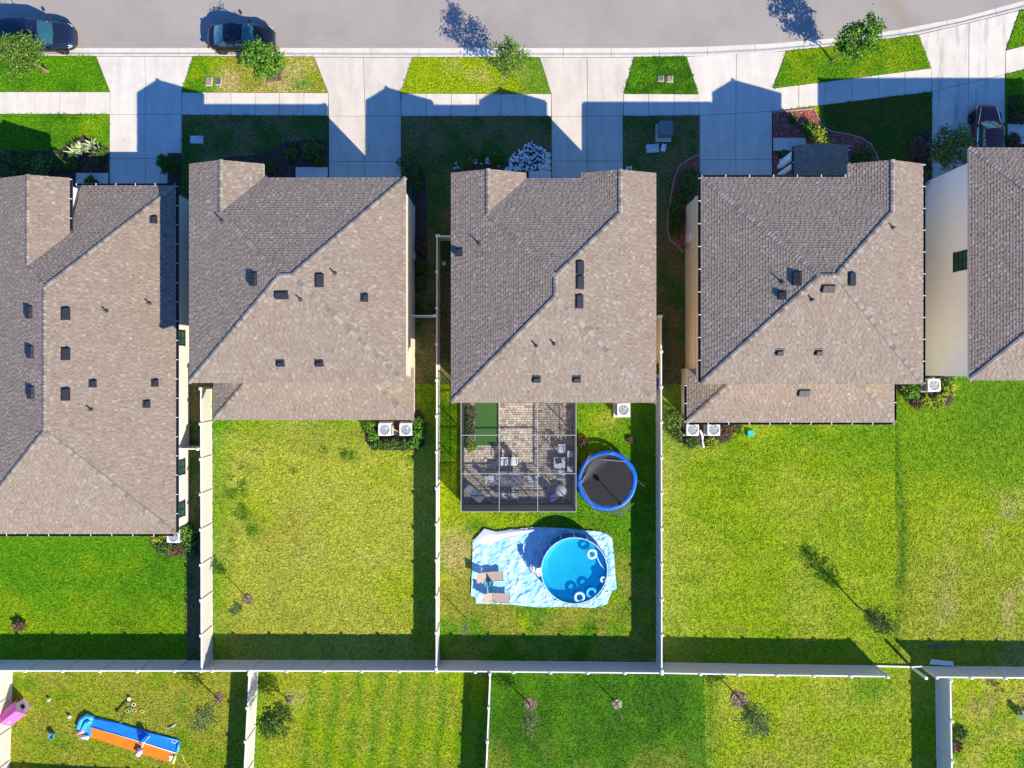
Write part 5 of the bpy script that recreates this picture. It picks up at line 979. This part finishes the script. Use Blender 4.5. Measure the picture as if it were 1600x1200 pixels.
def bin_(px, py, m, l):
    p = G(px, py, 0.9); t = thing('wheelie_bin', l, 'rubbish bin', (p.x, p.y, 0.05)); b = MB(); b.add([(sx * w, sy * w * 1.1, z_) for z_, w in ((0.08, 0.22), (0.95, 0.29)) for sx, sy in ((-1, -1), (1, -1), (1, 1), (-1, 1))], [(0, 1, 5, 4), (1, 2, 6, 5), (2, 3, 7, 6), (3, 0, 4, 7), (3, 2, 1, 0)]); b.build('body', m, t, True); b = MB(); b.box((0, 0, 0.98), (0.64, 0.7, 0.06)); b.build('lid', m, t, True); b = MB(); b.tube([(0.34, -0.25, 0.95), (0.34, 0.25, 0.95)], 0.025, 6); b.build('handle', M_black, t, True)
bin_(1024, 599, mat('bin_blue', (0.015, 0.07, 0.40), 0.45), 'blue wheelie bin in the narrow side yard right of the gabled house'); bin_(1023.5, 576, mat('bin_black', (0.025, 0.025, 0.027), 0.45), 'black wheelie bin behind the blue one, in the narrow side yard')
p = G(1597, 1119, 0.4); t = thing('marker_post', 'short white post at the right edge of the lower right lawn', 'post', (p.x, p.y, 0.05)); b = MB(); b.box((0.08, 0, 0.35), (0.26, 0.36, 0.7)); b.build('body', M_white, t, True); b = MB(); b.box((0.08, 0, 0.72), (0.3, 0.42, 0.05)); b.build('cap', M_white, t, True)
b = MB(); p = G(694, 412); b.lathe([(0, 0.25), (0.08, 0.24), (0.16, 0.1), (0.14, 0.0)], (p.x, p.y, 0.05), 14); tag(b.build('planter', M_ringw), 'small pale round planter in the dark gap behind the long fence', 'planter')
# ------------------------------------------------------------------ trees and shrubs
def leaf_mat(name, dark, mid, light): 
    m = attr_mat(name, 'tone', [(0, dark), (0.5, mid), (1, light)], 0.7, 3, 0.1, spec=0.08); return m
M_lf1 = leaf_mat('leaf_olive', (0.025, 0.065, 0.006), (0.085, 0.17, 0.018), (0.26, 0.37, 0.065)); M_lf2 = leaf_mat('leaf_fresh', (0.020, 0.07, 0.006), (0.075, 0.20, 0.015), (0.24, 0.40, 0.06)); M_lf3 = leaf_mat('leaf_dark', (0.016, 0.042, 0.004), (0.055, 0.11, 0.012), (0.15, 0.23, 0.04))
M_lf4 = leaf_mat('leaf_greygreen', (0.03, 0.058, 0.010), (0.10, 0.16, 0.025), (0.28, 0.36, 0.10)); M_lf5 = leaf_mat('leaf_shrub', (0.015, 0.035, 0.01), (0.06, 0.12, 0.02), (0.19, 0.27, 0.06)); M_lf6 = leaf_mat('leaf_lime', (0.08, 0.13, 0.01), (0.24, 0.32, 0.02), (0.42, 0.46, 0.06)); M_lf7 = leaf_mat('leaf_russet', (0.05, 0.03, 0.018), (0.13, 0.08, 0.045), (0.25, 0.17, 0.10))
def leaf(b, p, L, w, up=0.5):
    d = Vector((random.gauss(0, 1), random.gauss(0, 1), random.gauss(0.1, up))).normalized(); n = Vector((random.gauss(0, .6), random.gauss(0, .6), 1)).normalized(); s_ = d.cross(n)
    if s_.length < 0.1: return
    s_ = s_.normalized() * w; m = p + d * L * 0.5 + Vector((0, 0, 0.1 * L))
    b.add([p, m - s_, p + d * L, m + s_], [(0, 1, 2, 3)], min(1, max(0, random.gauss(0.5, 0.24))))
def tree(px, py, ht, cr, ch, nl, m, label, lf=(0.14, 0.035), lean=(0, 0), nb=26, tr=0.05, cat='tree', name='tree', group=None, bare=False, barkm=None, tip=1.0):
    p = G(px, py); t = thing(name, label, cat, (p.x, p.y, 0.05), group=group)
    top = Vector((lean[0], lean[1], ht)); cb = ht - ch
    tb = MB(); N = 6; tp_ = [Vector((lean[0] * (k / N) ** 1.3 + random.gauss(0, 0.012) * (k > 0), lean[1] * (k / N) ** 1.3 + random.gauss(0, 0.012) * (k > 0), ht * 0.92 * k / N)) for k in range(N + 1)]
    tb.tube(tp_, [tr * (1 - 0.75 * k / N) for k in range(N + 1)], 8); tb.build('trunk', barkm or M_bark, t, True, smooth=True)
    lb, fb = MB(), MB()
    for i in range(nb):
        a = i * 2.39996 + random.uniform(-0.4, 0.4); u = (i + 0.5) / nb; z = cb + ch * (0.05 + 0.9 * u); prof = math.sin(math.pi * (0.12 + 0.80 * u)) ** 0.75; rr = cr * prof * random.uniform(0.55, 1.12)
        f = min(1, max(0.12, (z - 0.28 * rr - 0.1) / (ht * 0.92))); s_ = tp_[0].lerp(tp_[-1], f); s_ = Vector((lean[0] * f ** 1.3, lean[1] * f ** 1.3, ht * 0.92 * f))
        e = Vector((lean[0] * (z / ht) + rr * math.cos(a), lean[1] * (z / ht) + rr * math.sin(a), z)); mid = s_.lerp(e, 0.5) + Vector((0, 0, 0.08 * rr))
        lb.tube([s_, mid, e], [tr * 0.36, tr * 0.22, tr * 0.08], 5, cap=False)
        if bare and random.random() < 0.5: continue
        k = int(nl / nb)
        for _ in range(k):
            q = s_.lerp(e, random.uniform(0.35, 1.08)) if random.random() < 0.55 else e
            leaf(fb, q + Vector((random.gauss(0, 1), random.gauss(0, 1), random.gauss(0, 0.8))) * (0.13 * cr * tip), lf[0] * random.uniform(0.7, 1.3), lf[1])
    lb.build('branches', barkm or M_bark, t, True, smooth=True)
    if fb.f: fb.build('crown', m, t, True)
    return t
tree(77, 113, 3.8, 1.35, 2.0, 5200, M_lf1, 'full round street tree with a bare leaning trunk beside the parked dark van', lean=(-0.25, 0.1), nb=44, tr=0.07, lf=(0.16, 0.035))
tree(430, 119, 3.9, 1.12, 2.7, 3400, M_lf2, 'fresh green street tree overhanging the parked dark saloon', nb=34, lean=(0.05, 0.2), lf=(0.17, 0.045))
tree(790, 121, 4.2, 1.1, 2.6, 2300, M_lf1, 'airy street tree in the middle verge casting its shadow on the road', nb=30, lean=(0.25, 0.15), lf=(0.16, 0.035), tip=1.2)
tree(1299, 97, 4.6, 1.1, 3.2, 2600, M_lf2, 'leaning street tree with a visible trunk on the curving verge', nb=30, lean=(0.75, 0.35), lf=(0.2, 0.05), tr=0.06, tip=1.1)
tree(1448, 250, 3.6, 1.25, 2.2, 3600, M_lf4, 'shaded grey green tree between the tan walled house and the tall pale wall', nb=36, lean=(0.3, 0.1), lf=(0.15, 0.04))
tree(388, 935, 2.7, 0.42, 1.0, 480, M_lf4, 'thin sapling with a small crown on the pale lawn, in a mulch ring', nb=16, tr=0.042, lf=(0.11, 0.03))
tree(729, 966, 3.2, 0.6, 1.9, 300, M_lf4, 'nearly bare sapling left of the pool tarp', nb=20, tr=0.035, bare=True, lf=(0.09, 0.02))
tree(1339, 947, 4.1, 0.78, 2.7, 1500, M_lf3, 'small dark tree standing alone on the wide right back lawn', nb=52, tr=0.06, lf=(0.13, 0.03), lean=(0.2, -0.1))
tree(343, 1092, 3.4, 0.8, 2.1, 850, M_lf4, 'ragged young tree with pale bare twigs on the water slide lawn', nb=40, tr=0.05, lean=(-0.15, -0.2), lf=(0.13, 0.035))
tree(452, 1094, 3.3, 0.95, 2.3, 1900, M_lf3, 'dense dark young tree on the striped lawn beside the white fence', nb=50, tr=0.05, lean=(-0.45, -0.5), lf=(0.14, 0.045))
tree(828, 1099, 3.3, 0.7, 1.9, 750, M_lf4, 'young grey leaved tree in a mulch ring on the deep green lawn', nb=34, tr=0.055, lean=(-0.05, -0.3), lf=(0.12, 0.035))
tree(965, 1100, 2.3, 0.18, 0.5, 24, M_lf4, 'bare pale stem in a sandy ring on the deep green lawn', nb=5, tr=0.045, lf=(0.07, 0.02), barkm=mat('bark_pale', (0.42, 0.38, 0.30), 0.8))
tree(1155, 1090, 3.9, 1.0, 2.4, 1500, M_lf4, 'spreading young tree in a wide mulch ring at the edge of the yellow green lawn', nb=46, tr=0.06, lean=(0.3, -0.35), lf=(0.13, 0.035))
tree(1580, 1097, 1.7, 0.4, 1.0, 220, M_lf3, 'tiny sapling beside the white post in the lower right corner', nb=8, tr=0.02, lf=(0.12, 0.03))
tree(276, 264, 2.2, 0.55, 1.9, 2300, M_lf3, 'narrow dark cypress shaped tree right of the first driveway', nb=36, tr=0.05, lf=(0.16, 0.03))
def shrub(px, py, r_, h, n, m, label, lf=(0.14, 0.045), name='shrub', grp=None, sx=1.0, sy=1.0):
    p = G(px, py, h * 0.5); t = thing(name, label, 'shrub', (p.x, p.y, 0.07), group=grp); b = MB(); s_ = MB()
    for i in range(7):
        a = i * 0.9 + random.uniform(0, 0.5); s_.tube([(0, 0, 0), (r_ * 0.35 * math.cos(a) * sx, r_ * 0.35 * math.sin(a) * sy, h * 0.4), (r_ * 0.75 * math.cos(a) * sx, r_ * 0.75 * math.sin(a) * sy, h * 0.75)], [0.018, 0.012, 0.006], 5, cap=False)
    for _ in range(n):
        d = Vector((random.gauss(0, 1), random.gauss(0, 1), random.gauss(0, 1))).normalized(); k = random.uniform(0.45, 1.0) ** 0.6 * (1 + 0.18 * math.sin(5 * math.atan2(d.y, d.x)))
        leaf(b, Vector((d.x * r_ * k * sx, d.y * r_ * k * sy, h * 0.5 + d.z * h * 0.48 * k)), lf[0] * random.uniform(0.7, 1.3), lf[1])
    s_.build('stems', M_bark, t, True); b.build('foliage', m, t, True); return t
k = 0
for px, py, r_, h, m, l in ((8, 258, 0.95, 1.2, M_lf5, 'shaded shrub at the left edge, in the bed before the low house'), (38, 254, 0.75, 1.0, M_lf3, 'dark shrub second from the left edge in the shaded front bed'), (62, 262, 0.8, 0.9, M_lf4, 'grey green mound against the front gable of the low house'), (88, 252, 0.65, 0.8, M_lf5, 'shaded shrub left of the spiky plant in the front bed'), (112, 256, 0.5, 0.6, M_lf3, 'low dark shrub directly below the spiky plant'), (146, 254, 0.55, 0.5, M_lf7, 'russet shrub by the driveway edge in the shaded front bed'), (158, 240, 0.4, 0.45, M_lf5, 'small shrub at the driveway edge right of the spiky plant'), (143, 286, 0.4, 0.5, M_lf3, 'small dark shrub at the front gutter of the low house')):
    shrub(px, py, r_, h, int(700 * r_ + 200), m, l, grp='shrubs in the front bed of the low house')
p = G(124, 231, 0.5); t = thing('yucca', 'pale spiky plant catching the sun at the edge of the shaded front bed', 'plant', (p.x, p.y, 0.08)); b = MB()
for hx, hy, n in ((0, 0, 40), (0.7, 0.25, 34), (-0.55, -0.25, 30), (1.2, -0.1, 22)):
    for _ in range(n):
        a = random.uniform(0, 6.3); L = random.uniform(0.4, 0.75); el = random.uniform(0.1, 1.3); d = Vector((math.cos(a) * math.cos(el), math.sin(a) * math.cos(el), math.sin(el))); s_ = Vector((-math.sin(a), math.cos(a), 0)) * 0.035; o = Vector((hx, hy, 0.12))
        b.add([o - s_ * 0.7, o + s_ * 0.7, o + d * L * 0.6 + s_, o + d * L * 0.6 - s_, o + d * L + Vector((0, 0, -0.06))], [(0, 1, 2, 3), (3, 2, 4)], random.uniform(0.35, 1))
b.build('leaves', leaf_mat('leaf_yucca', (0.08, 0.13, 0.03), (0.30, 0.38, 0.14), (0.62, 0.66, 0.38)), t, True); b = MB(); [b.tube([(hx, hy, 0), (hx, hy, 0.2)], 0.06, 6) for hx, hy in ((0, 0), (0.7, 0.25), (-0.55, -0.25), (1.2, -0.1))]; b.build('stems', M_bark, t, True)
for px, py, r_, h, m, l, g in (
    (455, 240, 0.45, 0.5, M_lf5, 'small shrub in the curved mulch bed before the cream walled house', None), (488, 234, 0.75, 0.7, M_lf5, 'leafy shrub by the second driveway in the curved mulch bed', None), (420, 262, 0.5, 0.5, M_lf3, 'dark shrub at the roof gable of the cream walled house', None), (500, 250, 0.4, 0.4, M_lf3, 'low shrub above the pale path slab', None),
    (641, 258, 0.85, 1.2, M_lf5, 'bushy shrub at the lower right corner of the second driveway', None), (650, 290, 0.5, 0.7, M_lf3, 'dark shrub below the bushy one in the side bed', None), (656, 385, 0.45, 0.5, M_lf7, 'russet shrub in the side bed along the cream wall', None), (657, 415, 0.45, 0.6, M_lf3, 'dark shrub in the middle of the side bed along the cream wall', None), (656, 440, 0.4, 0.5, M_lf5, 'lowest shrub of the side bed along the cream wall', None),
    (728, 254, 0.5, 0.6, M_lf5, 'shrub left of the small white stones before the gabled house', None), (752, 247, 0.3, 0.4, M_lf3, 'small shrub among the scattered white stones', None), (775, 250, 0.4, 0.5, M_lf3, 'small dark shrub left of the white stone heap', None),
    (1077, 282, 0.85, 1.1, M_lf5, 'large leafy shrub in the curved red bed by the tan wall', None), (1066, 305, 0.55, 0.7, M_lf3, 'dark shrub below the large one in the curved red bed', None), (1056, 325, 0.5, 0.6, M_lf5, 'third shrub down in the curved red bed', None), (1058, 345, 0.5, 0.6, M_lf3, 'fourth shrub down in the curved red bed', None), (1055, 362, 0.35, 0.45, M_lf5, 'lowest small shrub in the curved red bed', None),
    (1275, 210, 0.55, 0.75, M_lf6, 'lime shrub half in sun at the tip of the porch roof', None), (1262, 200, 0.5, 0.6, M_lf5, 'green shrub by the sunlit red mulch', None), (1290, 222, 0.35, 0.5, M_lf6, 'small lime shrub against the porch gable', None), (1238, 186, 0.28, 0.3, M_lf3, 'tiny shrub in the shaded red mulch', None), (1225, 244, 0.35, 0.4, M_lf5, 'small shrub below the porch path', None), (1352, 243, 0.6, 0.7, M_lf5, 'loose shrub in the red bed right of the porch roof', None), (1338, 250, 0.35, 0.4, M_lf3, 'small shrub beside the porch gutter', None),
    (1432, 232, 0.7, 0.9, M_lf7, 'russet shrub left of the shaded tree at the last driveway', None), (1438, 275, 0.6, 1.2, M_lf3, 'dark shrub under the shaded tree beside the tan house gutter', None),
    (1592, 165, 0.7, 0.8, M_lf3, 'dark shrub right of the maroon car', None), (1590, 180, 0.6, 0.6, M_lf7, 'russet shrub right of the maroon car', None), (1583, 220, 0.5, 0.5, M_lf7, 'small russet shrub below the right edge path', None)):
    shrub(px, py, r_, h, int(650 * r_ + 150), m, l)
kk = ['at the upper left corner', 'at the left side', 'at the lower left corner', 'first along the lower side', 'second along the lower side', 'third along the lower side', 'at the lower right corner', 'at the right side', 'at the upper right side']
for (px, py, r_, h, m), w_ in zip(((579, 665, 0.4, 0.8, M_lf2), (584, 679, 0.42, 0.8, M_lf2), (588, 694, 0.4, 0.6, M_lf5), (602, 695, 0.38, 0.5, M_lf5), (617, 694, 0.38, 0.5, M_lf5), (632, 695, 0.38, 0.5, M_lf5), (648, 691, 0.4, 0.6, M_lf2), (657, 676, 0.48, 0.9, M_lf2), (656, 662, 0.45, 0.8, M_lf2)), kk):
    shrub(px, py, r_, h, 420, m, 'hedge shrub ' + w_ + ' of the hedge behind the cream house', grp='hedge round the pair of air conditioners')
for px, py, r_, h, m, l in ((247, 838, 0.5, 0.6, M_lf6, 'lime shrub left of the unit half under the gutter'), (256, 856, 0.55, 0.6, M_lf5, 'green shrub below the unit half under the gutter'), (293, 833, 0.6, 0.9, M_lf2, 'bright shrub right of the unit half under the gutter'), (296, 852, 0.55, 0.7, M_lf5, 'green shrub at the lower right of the low house corner'), (278, 858, 0.4, 0.4, M_lf7, 'russet shrub below the unit half under the gutter'),
    (1054, 656, 0.62, 1.1, M_lf4, 'tall shrub left of the units with the white drain pipe'), (1057, 676, 0.5, 0.8, M_lf5, 'green shrub at the lower left of the units with the drain pipe'), (1080, 692, 0.4, 0.4, M_lf5, 'low shrub below the left unit by the drain pipe'), (1112, 692, 0.4, 0.4, M_lf6, 'low lime shrub below the right unit by the drain pipe'), (1136, 672, 0.5, 0.5, M_lf7, 'dry russet shrub right of the units by the drain pipe'), (1150, 668, 0.35, 0.4, M_lf5, 'small green shrub left of the teal irrigation box'),
    (1424, 611, 0.6, 0.7, M_lf2, 'bright shrub left of the unit at the pale wall'), (1432, 630, 0.35, 0.3, M_lf7, 'dry russet shrub at the lower left of the unit at the pale wall'), (1447, 629, 0.45, 0.4, M_lf6, 'lime shrub below the unit at the pale wall'), (1466, 628, 0.45, 0.4, M_lf6, 'lime shrub at the lower right of the unit at the pale wall'), (1482, 608, 0.5, 0.6, M_lf6, 'lime shrub right of the unit at the pale wall'), (1478, 592, 0.4, 0.6, M_lf5, 'green shrub at the upper right of the unit at the pale wall'),
    (1404, 1060, 0.0, 0, None, ''), (910, 690, 0.35, 0.4, M_lf7, 'dry brown shrub beside the right screen wall'), (985, 687, 0.2, 0.2, M_lf7, 'tiny dry tuft in the lawn above the trampoline'), (31, 977, 0.4, 0.4, M_lf7, 'withered brown shrub at the bottom of the bright green left lawn'), (1500, 1145, 0.45, 0.25, M_lf5, 'low weed clump against the fence in the lower right corner'), (1494, 1165, 0.4, 0.2, M_lf7, 'brown weed clump against the fence in the lower right corner')):
    if m: shrub(px, py, r_, h, int(650 * r_ + 120), m, l)
for i, (px, py, m, l) in enumerate(((733, 640, M_lf5, 'leafy plant at the top of the planting strip inside the screen'), (734, 655, M_lf3, 'dark plant second from the top of the planting strip'), (733, 671, M_lf3, 'dark plant in the middle of the planting strip'), (734, 686, M_lf4, 'pale plant near the bottom of the planting strip'), (736, 699, M_lf6, 'yellow green plant at the bottom of the planting strip'), (737, 643, M_lf7, 'red leaved plant beside the putting green'))):
    shrub(px, py, 0.32, 0.45, 260, m, l, name='plant', grp='plants in the strip inside the screen')

# ------------------------------------------------------------------ cars
def car(label, px, py, rz, L, Wd, Hc, paint, van=False):
    p = G(px, py); t = thing('parked_car', label, 'car', (p.x, p.y, 0.02), rz, 'cars parked along the street and driveway')
    T = [0, .015, .05, .12, .22, .34, .46, .58, .68, .76, .85, .92, .965, .99, 1.0]; WF = [.42, .66, .83, .94, .985, 1, 1, 1, 1, .985, .95, .875, .76, .58, .36]
    ZT = [.62, .82, .93, .99, 1.0, .97, .95, .94, .93, .93, .89, .83, .75, .66, .58] if not van else [.66, .86, .98, 1.02, 1.02, 1.0, .99, .98, .97, .99, .97, .92, .82, .70, .6]
    b = MB(); vs = []; m = 13
    for tt, w, zt in zip(T, WF, ZT):
        hw = Wd / 2 * w; x = (tt - .5) * L; pr = [(.90, .2), (.985, .34), (1.0, .52), (.985, zt - .17), (.93, zt - .05), (.80, zt), (0.4, zt + .035), ]
        ring = [(y * hw, z) for y, z in pr]; ring = [(-y, z) for y, z in ring] + [(0, zt + .045)][:0] + ring[::-1]
        vs += [(x, y, z) for y, z in ring]
    m = 14; n = len(T)
    b.add(vs, [(i * m + j, (i + 1) * m + j, (i + 1) * m + j + 1, i * m + j + 1) for i in range(n - 1) for j in range(m - 1)] + [tuple(range(m)), tuple(range((n - 1) * m, n * m))[::-1]] + [(i * m, i * m + m - 1, (i + 1) * m + m - 1, (i + 1) * m) for i in range(n - 1)])
    o = b.build('body', paint, t, True, smooth=True, fix=True); md = o.modifiers.new('sub', 'SUBSURF'); md.levels = 1; md.render_levels = 2
    zb = .95 if not van else .99; ws, we, re, rs = (.705, .565, .30, .135) if not van else (.735, .615, .085, .035); X = lambda q: (q - .5) * L
    yb, yt = Wd * .435, Wd * (.33 if not van else .36); hb = Hc - 0.05
    blend = lambda a, c, u: a + (c - a) * u
    def glass(nm, f, mt=M_cgl, nn=(6, 6)): k = MB(); k.patch(f, *nn); return k.build(nm, mt, t, True, smooth=True, fix=False)
    crown = lambda v, h: h * math.sin(math.pi * v)
    wsf = lambda u, v: (X(blend(ws, we, u)) + .12 * L / 4.5 * math.sin(math.pi * v) * (1 - .6 * u), blend(-1, 1, v) * blend(yb * .9, yt * .94, u), blend(zb, hb, u) + .02 * math.sin(math.pi * u) + crown(v, .05 * u))
    glass('windshield', wsf)
    rwf = lambda u, v: (X(blend(rs, re, u)) - .08 * math.sin(math.pi * v) * (1 - u), blend(-1, 1, v) * blend(yb * .82, yt * .9, u), blend(zb + .04, hb, u) + .02 * math.sin(math.pi * u) + crown(v, .05 * u)); glass('rear_window', rwf)
    for sy in (-1, 1):
        glass('side_window', lambda u, v: (X(blend(blend(rs, ws, v), blend(re, we, v), u)), sy * (blend(blend(blend(yb * .82, yb * .9, v), yb, math.sin(math.pi * v) ** .6), yt * (.9 + .04 * v + .06 * math.sin(math.pi * v)), u) + .025 * math.sin(math.pi * u)), blend(zb - .01, hb, u)))
        k = MB()
        for aa, cc, fb_, ft in ((ws, we, .9, .94), (rs, re, .82, .9)): k.tube([(X(aa), sy * yb * fb_, zb - .01), (X((aa + cc) / 2), sy * (yb * fb_ + yt * ft) / 2 * 1.02, (zb + hb) / 2 + .02), (X(cc), sy * yt * ft, hb + .01)], .036, 6)
        k.tube([(X(blend(rs, ws, .5)), sy * yb * .99, zb), (X(blend(re, we, .5)), sy * yt, hb)], .035, 6); k.tube([(X(re), sy * yt * .9, hb + .01), (X((re + we) / 2), sy * yt, hb + .02), (X(we), sy * yt * .94, hb + .01)], .03, 6); k.build('window_frame', paint, t, True, smooth=True)
        k = MB(); k.tube([(X(rs) - .06, 0, zb + .035), (X(rs) - .05, sy * yb * .5, zb + .03), (X(rs + .012), sy * (yb * .84), zb + .015), (X(rs + .05), sy * (yb * .93), zb + .01), (X(.42), sy * (yb + .02), zb + .005), (X(ws - .05), sy * (yb * .97), zb + .005), (X(ws), sy * (yb * .92), zb + .005), (X(ws + .12), sy * yb * .8, zb - .01), (X(ws + .22), sy * yb * .66, zb - .06)], .016, 6); k.build('chrome_strip', M_chrome, t, True)
        k = MB(); k.box((X(ws) - .18, sy * (Wd / 2 + .08), zb + .06), (.12, .2, .14), sy * .2); k.build('mirror', paint, t, True); k = MB(); k.box((X(.945), sy * Wd * .36, .66 if not van else .72), (.3, .14, .1), -sy * .5); k.build('headlight', M_lamp, t, True); k = MB(); k.box((X(.035), sy * Wd * .35, .76), (.12, .3, .13), sy * .75); k.build('taillight', M_tail, t, True)
        for tt in (.19, .81):
            k = MB(); k.lathe([(.2, -.1), (.31, -.105), (.335, -.06), (.335, .06), (.31, .105), (.2, .1)], n=24); M_ = Matrix.Translation((X(tt), sy * (Wd / 2 - .08), .335)) @ Matrix.Rotation(R(90), 4, 'X'); k.v = [tuple(M_ @ Vector(v)) for v in k.v]; wh = k.build('wheel', M_black, t, True, smooth=True)
            k = MB(); k.lathe([(0, .09), (.05, .1), (.07, .08), (.19, .085), (.21, .1), (.21, -.1), (0, -.1)], n=20); k.v = [tuple((M_ if sy < 0 else Matrix.Translation((X(tt), sy * (Wd / 2 - .08), .335)) @ Matrix.Rotation(R(-90), 4, 'X')) @ Vector(v)) for v in k.v]; k.build('rim', M_grey, wh)
            k = MB(); ar = [(X(tt) + .40 * math.cos(a), sy * (Wd / 2 - .002 + (.012 if tt < .5 else .004)), max(.2, .335 + .40 * math.sin(a))) for a in [math.pi * i / 12 for i in range(13)]]; k.tube(ar, .035, 6); k.build('wheel_arch', M_black, t, True)
    k = MB(); k.patch(lambda u, v: (X(blend(re, we, u)), blend(-1, 1, v) * yt * (.93 + .1 * math.sin(math.pi * u) ** .7), hb + .025 + crown(v, .05) + .02 * math.sin(math.pi * u)), 8, 8); k.patch(lambda u, v: (X(blend(re, we, u)), blend(1, -1, v) * yt * .92, hb - .02 + crown(v, .05)), 4, 8); k.build('roof', paint, t, True, smooth=True)
    k = MB(); k.box((X(.992), 0, .42), (.06, Wd * .5, .16)); k.build('grille', M_black, t, True); k = MB(); k.box((X(.004), 0, .62), (.03, .5, .13)); k.build('number_plate', M_white, t, True)
    for sy in (-1, 1): k = MB(); k.bar((X(.80), sy * Wd * .22, zb - .015), (X(.955), sy * Wd * .17, .83 if not van else .9), .02, .03); k.build('bonnet_crease', paint, t, True)
    k = MB(); k.bar((X(ws) + .14, -Wd * .28, zb + .03), (X(ws) + .06, Wd * .05, zb + .06), .02, .02); k.bar((X(ws) + .15, 0, zb + .03), (X(ws) + .02, Wd * .32, zb + .06), .02, .02); k.build('wiper', M_black, t, True)
    return t
M_cgl = mat('car_glass', (0.02, 0.075, 0.09), 0.08, var=0.1, spec=0.9, coat=0.5); M_lamp = mat('lamp_clear', (0.45, 0.47, 0.5), 0.15, var=0.05); M_tail = mat('tail_lamp_red', (0.16, 0.008, 0.008), 0.25)  # teal base of the car glass stands in for reflected sky
def paint(nm, c): return mat(nm, c, 0.22, metal=0.0, var=0.04, scale=2, spec=0.5, coat=0.5)
car('dark blue black van parked at the kerb, cut by the left edge of the photo', 69, 63.5, 0, 5.0, 1.95, 1.72, paint('paint_midnight', (0.012, 0.016, 0.035)), van=True)
car('black saloon car parked at the kerb between the first two driveways', 382, 65.5, 0, 4.5, 1.8, 1.45, paint('paint_black', (0.010, 0.010, 0.016)))
car('maroon car parked nose out in the last driveway, half under the eave', 1532, 219, R(90), 4.5, 1.82, 1.5, paint('paint_maroon', (0.105, 0.006, 0.008)))
grow_blades()
